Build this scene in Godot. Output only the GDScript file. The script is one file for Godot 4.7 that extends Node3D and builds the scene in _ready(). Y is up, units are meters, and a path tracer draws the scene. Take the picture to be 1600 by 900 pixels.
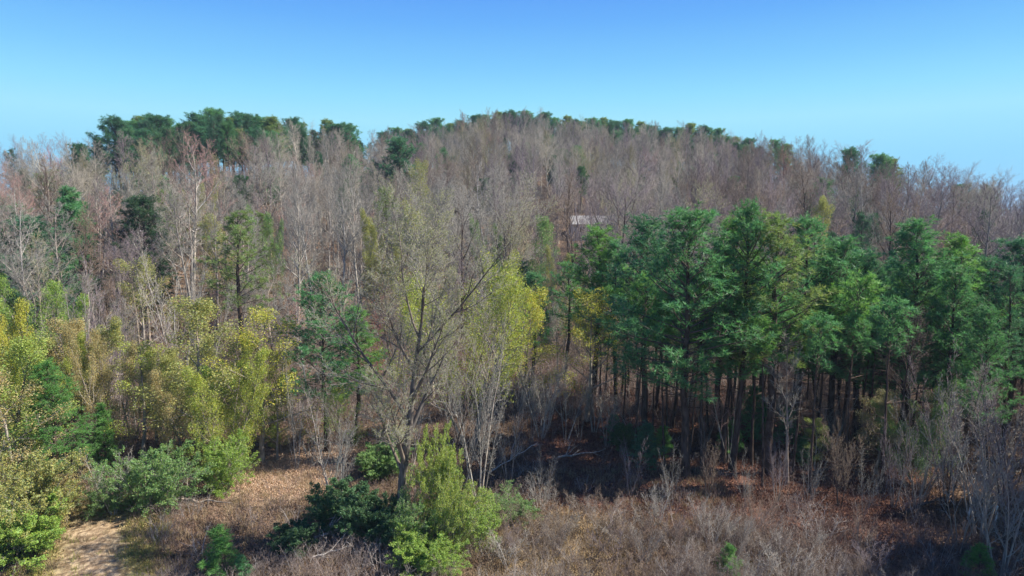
extends Node3D
# A wooded hollow seen from a drone in early spring: a stand of pines on the right, a big forked bare tree in
# the middle, freshly leafing trees on the left, and a hillside of bare hardwoods rising to a ridge topped with pines.
# Camera at the height of the tree tops (18 m), looking along -z. Sun from the right, a little ahead.

const SUN_AZ := 89.0
const SUN_EL := 46.0
const EYE := Vector3(0, 18, 0)
const EXPOSURE := 2.2
# ridge: azimuth (deg), distance of the crest (m), height of its ground (m)
const RIDGE := [Vector3(-45, 195, 16.6), Vector3(-37.8, 190, 14.6), Vector3(-34.1, 190, 18.3), Vector3(-31.3, 190, 22.0), Vector3(-28, 190, 23.5), Vector3(-23.9, 190, 26.0), Vector3(-19.7, 200, 26.9), Vector3(-16.2, 215, 26.2), Vector3(-13.6, 240, 26.8), Vector3(-11.5, 265, 29.4), Vector3(-8.8, 275, 33.3), Vector3(-5.5, 285, 37.5), Vector3(-2.2, 285, 40.9), Vector3(0, 285, 42.5), Vector3(5.5, 285, 38.8), Vector3(10.95, 280, 35.0), Vector3(16.2, 265, 30.0), Vector3(21.2, 245, 23.1), Vector3(24, 225, 21.2), Vector3(27.7, 210, 17.4), Vector3(30.3, 200, 13.6), Vector3(33.1, 195, 13.6), Vector3(35.4, 190, 9.9), Vector3(38, 180, 4.2), Vector3(50, 180, 2.0), Vector3(70, 180, 1.1)]

var rng := RandomNumberGenerator.new()
var bumps := FastNoiseLite.new()
var patch := FastNoiseLite.new()
var mats := {}
var protos := {}
var used := {}
var taken: Array[Vector2] = []


class Acc:
	var v := PackedVector3Array()
	var n := PackedVector3Array()
	var c := PackedColorArray()
	var i := PackedInt32Array()

	func tube(pts: PackedVector3Array, radii: PackedFloat32Array, sides: int, col: Color) -> void:
		var first := v.size()
		var u := Vector3.ZERO
		var last := pts.size() - 1
		for j in pts.size():
			var d := (pts[mini(j + 1, last)] - pts[maxi(j - 1, 0)]).normalized()
			if j == 0:
				u = d.cross(Vector3(0.31, 0.17, 0.93)).normalized()
			else:
				u = (u - d * u.dot(d)).normalized()
			var w := d.cross(u)
			for k in sides:
				var a := TAU * k / sides
				var o := u * cos(a) + w * sin(a)
				v.append(pts[j] + o * radii[j])
				n.append(o)
				c.append(col)
		for j in last:
			for k in sides:
				var a0 := first + j * sides + k
				var a1 := first + j * sides + (k + 1) % sides
				i.append_array(PackedInt32Array([a0, a0 + sides, a1, a1, a0 + sides, a1 + sides]))

	func spike(a: Vector3, b: Vector3, r: float, col: Color) -> void:
		var d := (b - a).normalized()
		var u := d.cross(Vector3(0.31, 0.17, 0.93)).normalized()
		var w := d.cross(u)
		var first := v.size()
		for o: Vector3 in [u, u * -0.5 + w * 0.87, u * -0.5 - w * 0.87]:
			v.append(a + o * r)
			n.append(o)
			c.append(col)
		v.append(b)
		n.append(d)
		c.append(col)
		i.append_array(PackedInt32Array([first, first + 3, first + 1, first + 1, first + 3, first + 2, first + 2, first + 3, first]))

	func tri(p: Vector3, q: Vector3, r: Vector3, col: Color) -> void:
		var first := v.size()
		var m := (r - p).cross(q - p).normalized()
		v.append(p)
		v.append(q)
		v.append(r)
		for k in 3:
			n.append(m)
			c.append(col)
			i.append(first + k)

	func leaf(p: Vector3, a: Vector3, b: Vector3, fold: Vector3, col: Color) -> void:
		tri(p, p + a * 0.45 + b, p + a + fold, col)
		tri(p, p + a + fold, p + a * 0.45 - b, col)

	func box(lo: Vector3, hi: Vector3, col := Color.WHITE) -> void:
		var p: Array[Vector3] = []
		for k in 8:
			p.append(Vector3(hi.x if k & 1 else lo.x, hi.y if k & 2 else lo.y, hi.z if k & 4 else lo.z))
		for f in [[0, 2, 3, 1], [5, 7, 6, 4], [4, 6, 2, 0], [1, 3, 7, 5], [2, 6, 7, 3], [4, 0, 1, 5]]:
			tri(p[f[0]], p[f[2]], p[f[1]], col)
			tri(p[f[0]], p[f[3]], p[f[2]], col)

	func into(m: ArrayMesh) -> ArrayMesh:
		if v.is_empty():
			return m
		var a := []
		a.resize(Mesh.ARRAY_MAX)
		a[Mesh.ARRAY_VERTEX] = v
		a[Mesh.ARRAY_NORMAL] = n
		a[Mesh.ARRAY_COLOR] = c
		a[Mesh.ARRAY_INDEX] = i
		m.add_surface_from_arrays(Mesh.PRIMITIVE_TRIANGLES, a)
		return m


# ---------------------------------------------------------------- small helpers
func rr(a: float, b: float) -> float:
	return rng.randf_range(a, b)


func ball() -> Vector3:
	return Vector3(rng.randfn(), rng.randfn(), rng.randfn()).normalized()


func tone(lo: float, hi: float, warm := 0.0) -> Color:
	var t := rr(lo, hi)
	var s := rr(-warm, warm)
	return Color(clampf(t * (1 + s), 0, 1), t, clampf(t * (1 - s), 0, 1))


func side(d: Vector3, a: float) -> Vector3:
	var u := d.cross(Vector3(0.31, 0.17, 0.93)).normalized()
	return u * cos(a) + d.cross(u) * sin(a)


func ridge_at(az: float) -> Vector2:
	if az <= RIDGE[0].x:
		return Vector2(RIDGE[0].y, RIDGE[0].z)
	for k in range(1, RIDGE.size()):
		if az <= RIDGE[k].x:
			var t := smoothstep(0.0, 1.0, (az - RIDGE[k - 1].x) / (RIDGE[k].x - RIDGE[k - 1].x))
			return Vector2(lerpf(RIDGE[k - 1].y, RIDGE[k].y, t), lerpf(RIDGE[k - 1].z, RIDGE[k].z, t))
	return Vector2(RIDGE[-1].y, RIDGE[-1].z)


func ground(x: float, z: float) -> float:
	var r := Vector2(x, z).length()
	var az := rad_to_deg(atan2(x, -z))
	var c := ridge_at(az)
	var h := 0.0
	var t := clampf((r - 78.0) / (c.x - 78.0), 0.0, 1.0)
	h = c.y * (0.55 * t + 0.45 * smoothstep(0.0, 1.0, t)) * smoothstep(60.0, 110.0, r)
	h *= 1.0 - 0.75 * smoothstep(c.x, c.x + 420.0, r)
	h *= smoothstep(-150.0, -70.0, -absf(az))
	return h + bumps.get_noise_2d(x, z) * (0.35 + minf(r, 260.0) * 0.006)


func at(x: float, z: float, sink := 0.0) -> Vector3:
	return Vector3(x, ground(x, z) - sink, z)


func polar(az: float, r: float) -> Vector2:
	return Vector2(sin(deg_to_rad(az)) * r, -cos(deg_to_rad(az)) * r)


# ---------------------------------------------------------------- materials
func mat(called: String, c: Color, rough := 0.9, back := 0.0, spec := 0.25) -> StandardMaterial3D:
	if mats.has(called):
		return mats[called]
	var m := StandardMaterial3D.new()
	m.resource_name = called
	m.albedo_color = c.linear_to_srgb()
	m.vertex_color_use_as_albedo = true
	m.roughness = rough
	m.metallic_specular = spec
	m.cull_mode = BaseMaterial3D.CULL_DISABLED
	if back > 0:
		m.backlight_enabled = true
		m.backlight = Color(back, back, back * 0.7).linear_to_srgb()
	mats[called] = m
	return m


func noise_tex(freq: float, stops: Array, cols: Array, octaves := 5, type := FastNoiseLite.TYPE_SIMPLEX_SMOOTH, size := 512, sd := 3) -> NoiseTexture2D:
	var f := FastNoiseLite.new()
	f.noise_type = type
	f.seed = sd
	f.frequency = freq
	f.fractal_octaves = octaves
	var t := NoiseTexture2D.new()
	t.width = size
	t.height = size
	t.seamless = true
	t.noise = f
	var g := Gradient.new()
	g.offsets = PackedFloat32Array(stops)
	g.colors = PackedColorArray(cols)
	t.color_ramp = g
	return t


# tints: wood of bare crowns, bark of trunks, leaves
func wood(called: String) -> StandardMaterial3D:
	var c := {"grey": Color(0.30, 0.285, 0.25), "pale": Color(0.40, 0.37, 0.32), "brown": Color(0.26, 0.20, 0.15), "pink": Color(0.40, 0.26, 0.225),
		"purple": Color(0.255, 0.21, 0.215), "red": Color(0.50, 0.16, 0.13), "olive": Color(0.33, 0.32, 0.19), "dark": Color(0.16, 0.125, 0.11), "white": Color(0.66, 0.62, 0.58),
		"rust": Color(0.42, 0.22, 0.15)}
	return mat("wood " + called, c[called], 0.85, 0.0, 0.2)


func bark(called: String) -> StandardMaterial3D:
	var key := "bark " + called
	if mats.has(key):
		return mats[key]
	var c := {"grey": Color(0.46, 0.40, 0.34), "pale": Color(0.62, 0.57, 0.50), "dark": Color(0.15, 0.115, 0.10), "ash": Color(0.27, 0.235, 0.205), "pine": Color(0.115, 0.085, 0.07), "white": Color(0.58, 0.545, 0.495)}
	var m := mat(key, c[called], 0.95, 0.0, 0.2)
	m.albedo_texture = mats["bark noise"]
	m.uv1_triplanar = true
	m.uv1_scale = Vector3(1.1, 0.22, 1.1)
	return m


func leaf(called: String) -> StandardMaterial3D:
	var c := {"pine": Color(0.145, 0.36, 0.165), "pine_bright": Color(0.21, 0.43, 0.13), "pine_dark": Color(0.10, 0.265, 0.155), "pine_olive": Color(0.26, 0.37, 0.13), "pine_young": Color(0.17, 0.38, 0.11), "cedar": Color(0.07, 0.145, 0.08),
		"yellow_green": Color(0.46, 0.52, 0.10), "yellow": Color(0.58, 0.57, 0.10), "olive": Color(0.42, 0.43, 0.14), "tan": Color(0.53, 0.44, 0.20), "orange": Color(0.54, 0.36, 0.13),
		"bright": Color(0.34, 0.50, 0.10), "green": Color(0.24, 0.40, 0.13), "evergreen": Color(0.11, 0.22, 0.095), "cream": Color(0.42, 0.38, 0.20), "red": Color(0.40, 0.12, 0.09), "lime": Color(0.41, 0.51, 0.12)}
	return mat("leaf " + called, c[called], 0.5, 0.9, 0.4)


# ---------------------------------------------------------------- growing trees
# P: arrays per level (0 trunk, 1 limb, 2 branch, 3 twig ...): n children, start of the first child, angle, length share, segments, sides, gnarl, pull upwards
var G_wood: Acc
var G_fine: Acc
var G_leaf: Acc


func branch(P: Dictionary, p: Vector3, d: Vector3, len_: float, r: float, lvl: int) -> void:
	var last: int = P.n.size()
	var col := tone(0.72, 1.0, 0.05)
	if lvl == last:   # a twig
		var q := p + (d + ball() * 0.25).normalized() * len_
		G_fine.spike(p, q, r, col)
		leaves(P, p, q)
		return
	var segs: int = P.segs[lvl]
	var pts := PackedVector3Array([p])
	var radii := PackedFloat32Array([r])
	var tip: float = P.get("tip", 0.12)
	for s in segs:
		d = (d + ball() * P.gnarl[lvl] + Vector3.UP * P.up[lvl]).normalized()
		p += d * len_ / segs
		pts.append(p)
		radii.append(r * lerpf(1.0, tip, pow((s + 1.0) / segs, 0.85)))
	var acc := G_wood if lvl < P.get("trunk_levels", 2) else G_fine
	if lvl == 0:
		radii[0] *= 1.35
	acc.tube(pts, radii, P.sides[lvl], col)
	var count: int = roundi(P.n[lvl] * rr(0.8, 1.2))
	var phase := rr(0, TAU)
	for k in count:
		var u := (k + rr(0.1, 0.9)) / count
		var t: float = lerpf(P.start[lvl], 0.99, u)
		var f := t * segs
		var j := mini(int(f), segs - 1)
		var from := pts[j].lerp(pts[j + 1], f - j)
		var dir := (pts[j + 1] - pts[j]).normalized()
		phase += 2.4 + rr(-0.5, 0.5)
		var ang: float = deg_to_rad(P.ang[lvl] * lerpf(1.15, 0.6, u) + rr(-9, 9))
		var out := (dir * cos(ang) + side(dir, phase) * sin(ang)).normalized()
		var shape: float = lerpf(1.0, P.get("top", 0.4), u) if lvl > 0 else lerpf(P.get("low", 0.75), 1.0, minf(u * 3.0, 1.0)) * lerpf(1.0, P.get("top", 0.4), pow(u, 1.5))
		var l: float = len_ * P.len[lvl] * shape * rr(0.7, 1.2)
		var cr: float = minf(lerpf(r, r * tip, t) * 0.7, l * P.thick[lvl])
		branch(P, from, out, l, maxf(cr, P.get("least", 0.007)), lvl + 1)
	if lvl == last - 1 and G_leaf != null:
		leaves(P, pts[segs - 1], pts[segs])


func leaves(P: Dictionary, a: Vector3, b: Vector3) -> void:
	if G_leaf == null:
		return
	var size: float = P.leaf
	for k in P.leaves:
		var p: Vector3 = a.lerp(b, rr(0.15, 1.1)) + ball() * size * P.get("loose", 0.8)
		var d := (ball() + Vector3.DOWN * 0.25).normalized()
		var s := size * rr(0.6, 1.25)
		G_leaf.leaf(p, d * s, side(d, rr(0, TAU)) * s * P.get("leaf_wide", 0.36), ball() * s * 0.12, tone(0.6, 1.0, 0.2))


func grow(key: String, sd: int, h: float, P: Dictionary, r0: float, stems := 1, lean := 0.05) -> void:
	rng.seed = sd
	G_wood = Acc.new()
	G_fine = Acc.new()
	G_leaf = Acc.new() if P.has("leaves") else null
	for s in stems:
		var a := TAU * (s + rr(0, 0.6)) / stems
		var o := Vector3(cos(a), 0, sin(a))
		var d := (Vector3.UP + o * (rr(0.15, 0.55) if stems > 1 else rr(0, lean))).normalized()
		branch(P, o * (rr(0.05, 0.3) if stems > 1 else 0.0) - Vector3(0, 0.25, 0), d, h * (rr(0.65, 1.0) if stems > 1 else 1.0), r0 * (rr(0.6, 1.0) if stems > 1 else 1.0), 0)
	finish(key)


func finish(key: String) -> void:
	var trunk := G_wood.into(ArrayMesh.new())
	var crown := G_fine.into(ArrayMesh.new())
	if G_leaf != null:
		G_leaf.into(crown)
	var box := trunk.get_aabb().merge(crown.get_aabb())
	var wide := 0.0   # crown width, from the spread of its points
	var sum := 0.0
	for q in G_fine.v:
		wide += q.x * q.x + q.z * q.z
		sum += 1.0
	protos[key] = {"trunk": trunk, "crown": crown, "h": box.end.y, "w": 2.9 * sqrt(wide / maxf(sum, 1.0)), "leafy": G_leaf != null}


# tufts of needles
func tuft(p: Vector3, d: Vector3, size: float, blades: int, col: Color) -> void:
	for k in blades:
		var o := (d * rr(0.15, 1.0) + ball() * 0.9).normalized()
		var l := size * rr(0.7, 1.15)
		var s := side(o, rr(0, TAU)) * size * 0.055
		G_leaf.tri(p - s, p + o * l, p + s, col)


func pine(key: String, sd: int, h: float, C: Dictionary) -> void:
	rng.seed = sd
	G_wood = Acc.new()
	G_fine = Acc.new()
	G_leaf = Acc.new()
	var r0: float = C.r
	var pts := PackedVector3Array()
	var radii := PackedFloat32Array()
	var bend := Vector3(rr(-1, 1), 0, rr(-1, 1)) * h * 0.02
	for s in 13:
		var t := s / 12.0
		pts.append(Vector3(0, -0.25 + t * h * 0.985, 0) + bend * sin(t * 2.6) + Vector3(rr(-1, 1), 0, rr(-1, 1)) * r0 * 0.35 * minf(t * 4, 1))
		radii.append(r0 * (pow(1 - t, 0.75) * 0.94 + 0.06) * (1.3 if s == 0 else 1.0))
	G_wood.tube(pts, radii, 8, Color.WHITE)
	for k in C.get("stubs", 0):   # dead snags under the crown
		var t: float = rr(0.25, C.base + 0.1)
		var a := rr(0, TAU)
		var p: Vector3 = pts[int(t * 12)]
		G_wood.spike(p, p + Vector3(cos(a), rr(-0.2, 0.4), sin(a)) * rr(0.5, 1.8), 0.03, Color.WHITE)
	var count: int = C.n
	var ph := 0.0
	for k in count:
		var u: float = (k + rng.randf()) / count
		var t: float = lerpf(C.base, 0.985, u)
		var f := t * 12.0
		var j := mini(int(f), 11)
		var from := pts[j].lerp(pts[j + 1], f - j)
		ph += 2.4 + rr(-0.7, 0.7)
		var w: float = C.wide
		match C.shape:
			"cone": w *= (1.0 - 0.86 * pow(u, 1.1)) * minf(1.0, 0.5 + u * 4)
			"oval": w *= sqrt(maxf(0.03, 1.0 - pow(absf(u - 0.42) / 0.6, 2.0)))
			_: w *= sqrt(maxf(0.02, 1.0 - pow(u, 1.8))) * minf(1.0, 0.6 + u * 1.6)
		w *= rr(0.55, 1.15) * (1.25 if rng.randf() < 0.12 else 1.0)
		var rise: float = lerpf(C.rise, 1.7, u * u)
		var d := Vector3(cos(ph), rise, sin(ph)).normalized()
		var bp := PackedVector3Array([from])
		var br := PackedFloat32Array([0.012 + w * 0.012])
		var p := from
		for s in 4:
			d = (d + ball() * 0.16 + Vector3.UP * 0.09).normalized()
			p += d * w / 4.0
			bp.append(p)
			br.append(br[0] * (1.0 - 0.2 * (s + 1)) + 0.003)
		G_fine.tube(bp, br, 4, tone(0.6, 0.9))
		var shade := rr(0.72, 1.0)
		var subs: int = maxi(3, roundi(C.subs * (0.3 + 0.7 * w / C.wide)))
		for s in subs:
			var v := lerpf(C.get("inner", 0.28), 1.0, (s + 0.5) / subs)
			var g := v * 4.0
			var q: Vector3 = bp[mini(int(g), 3)].lerp(bp[mini(int(g), 3) + 1], g - int(g)) if g < 4 else bp[4]
			var sd_ := side(d, rr(0, TAU))
			var o := (d * rr(0.4, 1.0) + sd_ * rr(0.3, 0.9) + Vector3.UP * 0.25).normalized()
			var sl: float = C.sub * rr(0.35, 1.2) * (1.15 - 0.4 * v)
			var e := q + o * sl
			G_fine.spike(q, e, 0.014, tone(0.6, 0.9))
			var tone_ := shade * rr(0.85, 1.0)
			var tc := Color(clampf(tone_ * rr(0.85, 1.1), 0, 1), tone_, tone_ * rr(0.8, 1.0))
			for m in C.tufts:
				tuft(q.lerp(e, 0.45 + 0.55 * (m + 1.0) / C.tufts) + ball() * C.size * 0.45, (o + ball() * 0.5 + Vector3.UP * 0.35).normalized(), C.size * rr(0.8, 1.15), C.blades, tc)
	tuft(pts[12], Vector3.UP, C.size * 1.2, C.blades + 4, Color.WHITE)
	finish(key)


# ---------------------------------------------------------------- naming and placing
func numbered(called: String) -> String:
	var k: int = used.get(called, 0)
	used[called] = k + 1
	return called if k == 0 else "%s_%03d" % [called, k]


func thing(called: String, label: String, category: String, group := "", where := Vector3.ZERO) -> Node3D:
	var o := Node3D.new()
	o.name = numbered(called)
	o.position = where
	o.set_meta("label", label)
	o.set_meta("category", category)
	if group:
		o.set_meta("group", group)
	add_child(o, true)
	return o


func part(called: String, m: Mesh, parent: Node, materials: Array) -> MeshInstance3D:
	var o := MeshInstance3D.new()
	o.name = called
	o.mesh = m
	for k in mini(materials.size(), m.get_surface_count()):
		o.set_surface_override_material(k, materials[k])
	parent.add_child(o, true)
	return o


func looks(key: String, tint: String) -> Array:   # [bark, [crown materials]]
	var a := tint.split("/")
	var p: Dictionary = protos[key]
	if p.leafy and a.size() > 2:
		return [bark(a[0]), [wood(a[2]), leaf(a[1])]]
	if p.leafy:
		return [bark(a[0]), [wood({"pine": "dark", "dark": "dark", "grey": "grey", "pale": "pale"}[a[0]]), leaf(a[1])]]
	return [bark(a[0]), [wood(a[1])]]


func plant(key: String, tint: String, called: String, label: String, category: String, group: String, x: float, z: float, h: float, w := 0.0, turn := 0.0) -> Node3D:
	var p: Dictionary = protos[key]
	var o := thing(called, label, category, group, at(x, z))
	var sy: float = h / p.h
	var sx: float = sy if w <= 0.0 else clampf(w / p.w, sy * 0.42, sy * 1.6)
	o.rotation.y = turn
	o.scale = Vector3(sx, sy, sx)
	var k := looks(key, tint)
	part("trunk" if not ("bush" in key) else "stems", p.trunk, o, [k[0]])
	part("crown" if not ("bush" in key) else "foliage", p.crown, o, k[1])
	return o


func scatter(called: String, label: String, category: String, m: Mesh, spots: Array, tints: Array, parent: Node3D = null) -> Node3D:
	var mm := MultiMesh.new()
	mm.transform_format = MultiMesh.TRANSFORM_3D
	mm.use_colors = true
	mm.mesh = m
	mm.instance_count = spots.size()
	for k in spots.size():
		mm.set_instance_transform(k, spots[k])
		mm.set_instance_color(k, tints[k])
	var o := MultiMeshInstance3D.new()
	o.multimesh = mm
	if parent:
		o.name = called
		parent.add_child(o, true)
	else:
		o.name = numbered(called)
		o.set_meta("label", label)
		o.set_meta("category", category)
		add_child(o, true)
	o.set_meta("kind", "stuff")
	return o


func whole(key: String, leafname := "") -> ArrayMesh:   # trunk and crown in one mesh, for copies far off
	var p: Dictionary = protos[key]
	var m := ArrayMesh.new()
	for src: ArrayMesh in [p.trunk, p.crown]:
		for s in src.get_surface_count():
			m.add_surface_from_arrays(Mesh.PRIMITIVE_TRIANGLES, src.surface_get_arrays(s))
	m.surface_set_material(0, mat("far bark", Color(1, 1, 1), 0.95, 0.0, 0.2))
	m.surface_set_material(1, mat("far wood", Color(0.76, 0.75, 0.74), 0.9, 0.0, 0.2))
	if leafname:
		m.surface_set_material(0, bark("pine"))
		m.surface_set_material(1, wood("dark"))
		m.surface_set_material(2, leaf(leafname))
	return m


func clear_of(p: Vector2, d: float) -> bool:
	for q in taken:
		if absf(q.x - p.x) < d and absf(q.y - p.y) < d:
			return false
	return true


# ---------------------------------------------------------------- the species
func make_protos() -> void:
	var tall := {"n": [18, 9, 9, 4], "start": [0.42, 0.22, 0.15, 0.1], "ang": [48, 42, 40, 38], "len": [0.23, 0.42, 0.42, 0.5], "segs": [9, 4, 2, 1], "sides": [7, 4, 3, 3],
		"gnarl": [0.06, 0.2, 0.28, 0.25], "up": [0.05, 0.16, 0.1, 0.05], "thick": [0.026, 0.024, 0.018, 0.016], "least": 0.011, "trunk_levels": 2, "top": 0.45}
	for k in 6:
		var P := tall.duplicate()
		P.start = [[0.42, 0.5, 0.36, 0.46, 0.4, 0.52][k], 0.2, 0.15, 0.1]
		P.len = [[0.27, 0.24, 0.3, 0.25, 0.29, 0.23][k], 0.42, 0.42, 0.5]
		P.n = [[17, 20, 16, 19, 17, 21][k], 10, 9, 4]
		P.ang = [[46, 40, 52, 38, 50, 36][k], 42, 40, 38]
		grow("bare_" + "abcdef"[k], 100 + k, 18.0, P, 0.2, 1, 0.09)
	for k in 3:
		var P := tall.duplicate()
		P.n = [10, 10, 9, 8]
		P.start = [[0.3, 0.26, 0.34][k], 0.25, 0.15, 0.1]
		P.len = [[0.5, 0.46, 0.55][k], 0.45, 0.42, 0.42]
		P.ang = [[44, 50, 40][k], 42, 42, 40]
		P.gnarl = [0.1, 0.2, 0.22, 0.2]
		P.top = 0.7
		P.low = 0.9
		P.segs = [7, 5, 3, 1]
		grow("wide_" + "abc"[k], 130 + k, 16.0, P, 0.26)
	for k in 2:   # small trees of several thin stems
		var P := tall.duplicate()
		P.n = [12, 7, 5]
		P.gnarl = [0.11, 0.22, 0.25]
		P.start = [0.25, 0.15, 0.1]
		P.len = [0.26, 0.42, 0.45]
		P.ang = [42, 42, 40]
		P.segs = [7, 3, 1]
		P.thick = [0.02, 0.013, 0.012]
		P.trunk_levels = 1
		grow("sap_" + "ab"[k], 150 + k, 9.0, P, 0.075, 5 + k)
	# the big forked tree and the leaning stems round it
	var H := {"leaves": 1, "leaf": 0.032, "loose": 1.0, "n": [9, 11, 11, 7, 4], "start": [0.24, 0.2, 0.2, 0.15, 0.1], "ang": [27, 36, 40, 40, 38], "len": [0.60, 0.36, 0.4, 0.42, 0.45], "segs": [8, 8, 4, 2, 1], "sides": [10, 7, 5, 3, 3],
		"gnarl": [0.07, 0.09, 0.14, 0.2, 0.2], "up": [0.05, 0.07, 0.1, 0.06, 0.05], "thick": [0.018, 0.016, 0.015, 0.012, 0.012], "least": 0.009, "trunk_levels": 3, "top": 0.7, "low": 0.45, "tip": 0.14}
	grow("hero", 211, 17.0, H, 0.27, 1, 0.02)
	var lean := {"n": [9, 8, 8, 4], "start": [0.3, 0.2, 0.15, 0.1], "ang": [36, 40, 40, 38], "len": [0.42, 0.42, 0.42, 0.48], "segs": [9, 5, 2, 1], "sides": [7, 5, 3, 3],
		"gnarl": [0.06, 0.14, 0.2, 0.2], "up": [0.02, 0.12, 0.06, 0.03], "thick": [0.02, 0.015, 0.012, 0.012], "trunk_levels": 2, "top": 0.5}
	for k in 3:
		rng.seed = 230 + k
		G_wood = Acc.new()
		G_fine = Acc.new()
		G_leaf = null
		var s: float = [-0.38, 0.42, 0.6][k]
		branch(lean, Vector3(0, -0.3, 0), Vector3(s, 1, rr(-0.2, 0.2)).normalized(), 12.0, [0.13, 0.14, 0.12][k], 0)
		if k == 1:
			branch(lean, Vector3(0.2, -0.3, 0.2), Vector3(0.12, 1, 0.1).normalized(), 9.0, 0.09, 0)
		finish(["lean_l", "lean_r", "lean_r2"][k])
	# trees coming into leaf
	var soft := {"n": [14, 8, 6], "start": [0.25, 0.15, 0.1], "ang": [50, 45, 42], "len": [0.36, 0.42, 0.45], "segs": [7, 4, 2], "sides": [6, 4, 3], "gnarl": [0.08, 0.16, 0.2], "up": [0.05, 0.12, 0.05],
		"thick": [0.018, 0.014, 0.012], "trunk_levels": 2, "top": 0.45, "low": 0.8, "leaves": 9, "leaf": 0.07, "loose": 3.8}
	for k in 4:
		var P := soft.duplicate()
		P.n = [[14, 16, 12, 15][k], [9, 8, 10, 8][k], 6]
		P.len = [[0.36, 0.32, 0.4, 0.3][k], 0.42, 0.45]
		P.leaves = [16, 13, 11, 16][k]
		P.top = 0.25
		P.low = 1.0
		P.start = [0.16, 0.15, 0.1]
		grow("leafy_" + "abcd"[k], 300 + k, 9.0, P, 0.12, 1 + (k % 2) * 2)
	var wl := soft.duplicate()
	wl.n = [14, 10, 9]
	wl.len = [0.46, 0.44, 0.4]
	wl.ang = [42, 40, 38]
	wl.leaves = 8
	wl.leaf = 0.09
	grow("willow", 320, 13.0, wl, 0.16, 3)
	wl = wl.duplicate()
	wl.leaves = 4
	wl.leaf = 0.09
	wl.n = [18, 10, 9]
	wl.len = [0.34, 0.44, 0.4]
	grow("willow_b", 321, 17.0, wl, 0.17, 1)
	var bush := {"n": [9, 7, 5], "start": [0.1, 0.1, 0.1], "ang": [48, 45, 42], "len": [0.5, 0.45, 0.45], "segs": [4, 2, 2], "sides": [4, 3, 3], "gnarl": [0.14, 0.2, 0.2], "up": [0.02, 0.05, 0.03],
		"thick": [0.016, 0.014, 0.012], "trunk_levels": 1, "top": 0.6, "low": 0.9, "leaves": 7, "leaf": 0.11, "loose": 1.0}
	for k in 6:
		var P := bush.duplicate()
		P.leaves = [11, 7, 14, 12, 18, 16][k]
		P.leaf = [0.06, 0.06, 0.07, 0.06, 0.075, 0.07][k]
		grow("bush_" + "abcdef"[k], 340 + k, 3.0, P, 0.03, 8)
	var vine := bush.duplicate()
	vine.n = [40, 6, 5]
	vine.start = [0.02, 0.1, 0.1]
	vine.len = [0.19, 0.5, 0.5]
	vine.ang = [65, 50, 45]
	vine.segs = [8, 2, 2]
	vine.top = 0.5
	vine.leaves = 12
	vine.leaf = 0.085
	grow("vine", 360, 7.0, vine, 0.09, 1)
	# evergreens
	var base := {"r": 0.19, "n": 84, "base": 0.36, "wide": 3.1, "rise": 0.3, "subs": 11, "sub": 0.85, "tufts": 3, "size": 0.31, "blades": 12, "shape": "round", "stubs": 8}
	for k in 5:
		var C := base.duplicate()
		C.base = [0.32, 0.3, 0.36, 0.38, 0.42][k]
		C.n = [82, 78, 72, 64, 50][k]
		C.wide = [3.4, 3.0, 2.8, 3.0, 3.0][k]
		C.subs = [12, 11, 11, 10, 9][k]
		pine("pine_" + "abcde"[k], 400 + k, 17.0, C)
	var thin := base.duplicate()
	thin.merge({"r": 0.085, "n": 20, "base": 0.74, "wide": 1.4, "subs": 7, "sub": 0.7, "stubs": 10}, true)
	pine("thin_pine", 415, 12.0, thin)
	var cone := base.duplicate()
	cone.base = 0.22
	cone.shape = "cone"
	cone.wide = 4.0
	cone.n = 105
	cone.subs = 12
	pine("conepine", 410, 17.0, cone)
	for k in 3:
		var C := base.duplicate()
		C.base = [0.42, 0.48, 0.36][k]
		C.shape = "oval" if k < 2 else "round"
		C.wide = [3.6, 3.8, 3.2][k]
		C.n = [84, 78, 84][k]
		C.subs = 13
		C.rise = 0.35
		C.size = 0.46
		C.r = 0.22
		pine("ridge_" + "abc"[k], 420 + k, 18.0, C)
	for k in 2:
		var C := base.duplicate()
		C.merge({"base": 0.06, "shape": "oval" if k == 0 else "cone", "wide": 2.3 - k * 0.3, "n": 90, "subs": 12, "sub": 0.5, "rise": 0.75, "size": 0.26, "blades": 11, "r": 0.13, "stubs": 0}, true)
		pine("cedar_" + "ab"[k], 430 + k, 10.0, C)
		C = base.duplicate()
		C.merge({"base": 0.05, "shape": "cone", "wide": 1.5, "n": 44, "subs": 7, "sub": 0.4, "rise": 0.55, "size": 0.28, "blades": 11, "r": 0.06, "stubs": 0}, true)
		pine("young_" + "ab"[k], 440 + k, 4.5, C)
	# thicket: bare shrubs of many thin stems
	var br := {"n": [5, 4], "start": [0.25, 0.15], "ang": [40, 40], "len": [0.42, 0.5], "segs": [4, 2], "sides": [3, 3], "gnarl": [0.16, 0.25], "up": [0.03, 0.03], "thick": [0.012, 0.012], "least": 0.006, "trunk_levels": 1, "top": 0.5, "tip": 0.3}
	for k in 3:
		grow("thicket_" + "abc"[k], 460 + k, 1.8, br, 0.017, 5)


# ---------------------------------------------------------------- labels for the trees of the slope
const ORDINAL := ["first", "second", "third", "fourth", "fifth", "sixth", "seventh", "eighth", "ninth", "tenth", "eleventh", "twelfth", "thirteenth", "fourteenth", "fifteenth", "sixteenth", "seventeenth", "eighteenth", "nineteenth", "twentieth", "twenty-first", "twenty-second", "twenty-third", "twenty-fourth", "twenty-fifth"]

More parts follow.
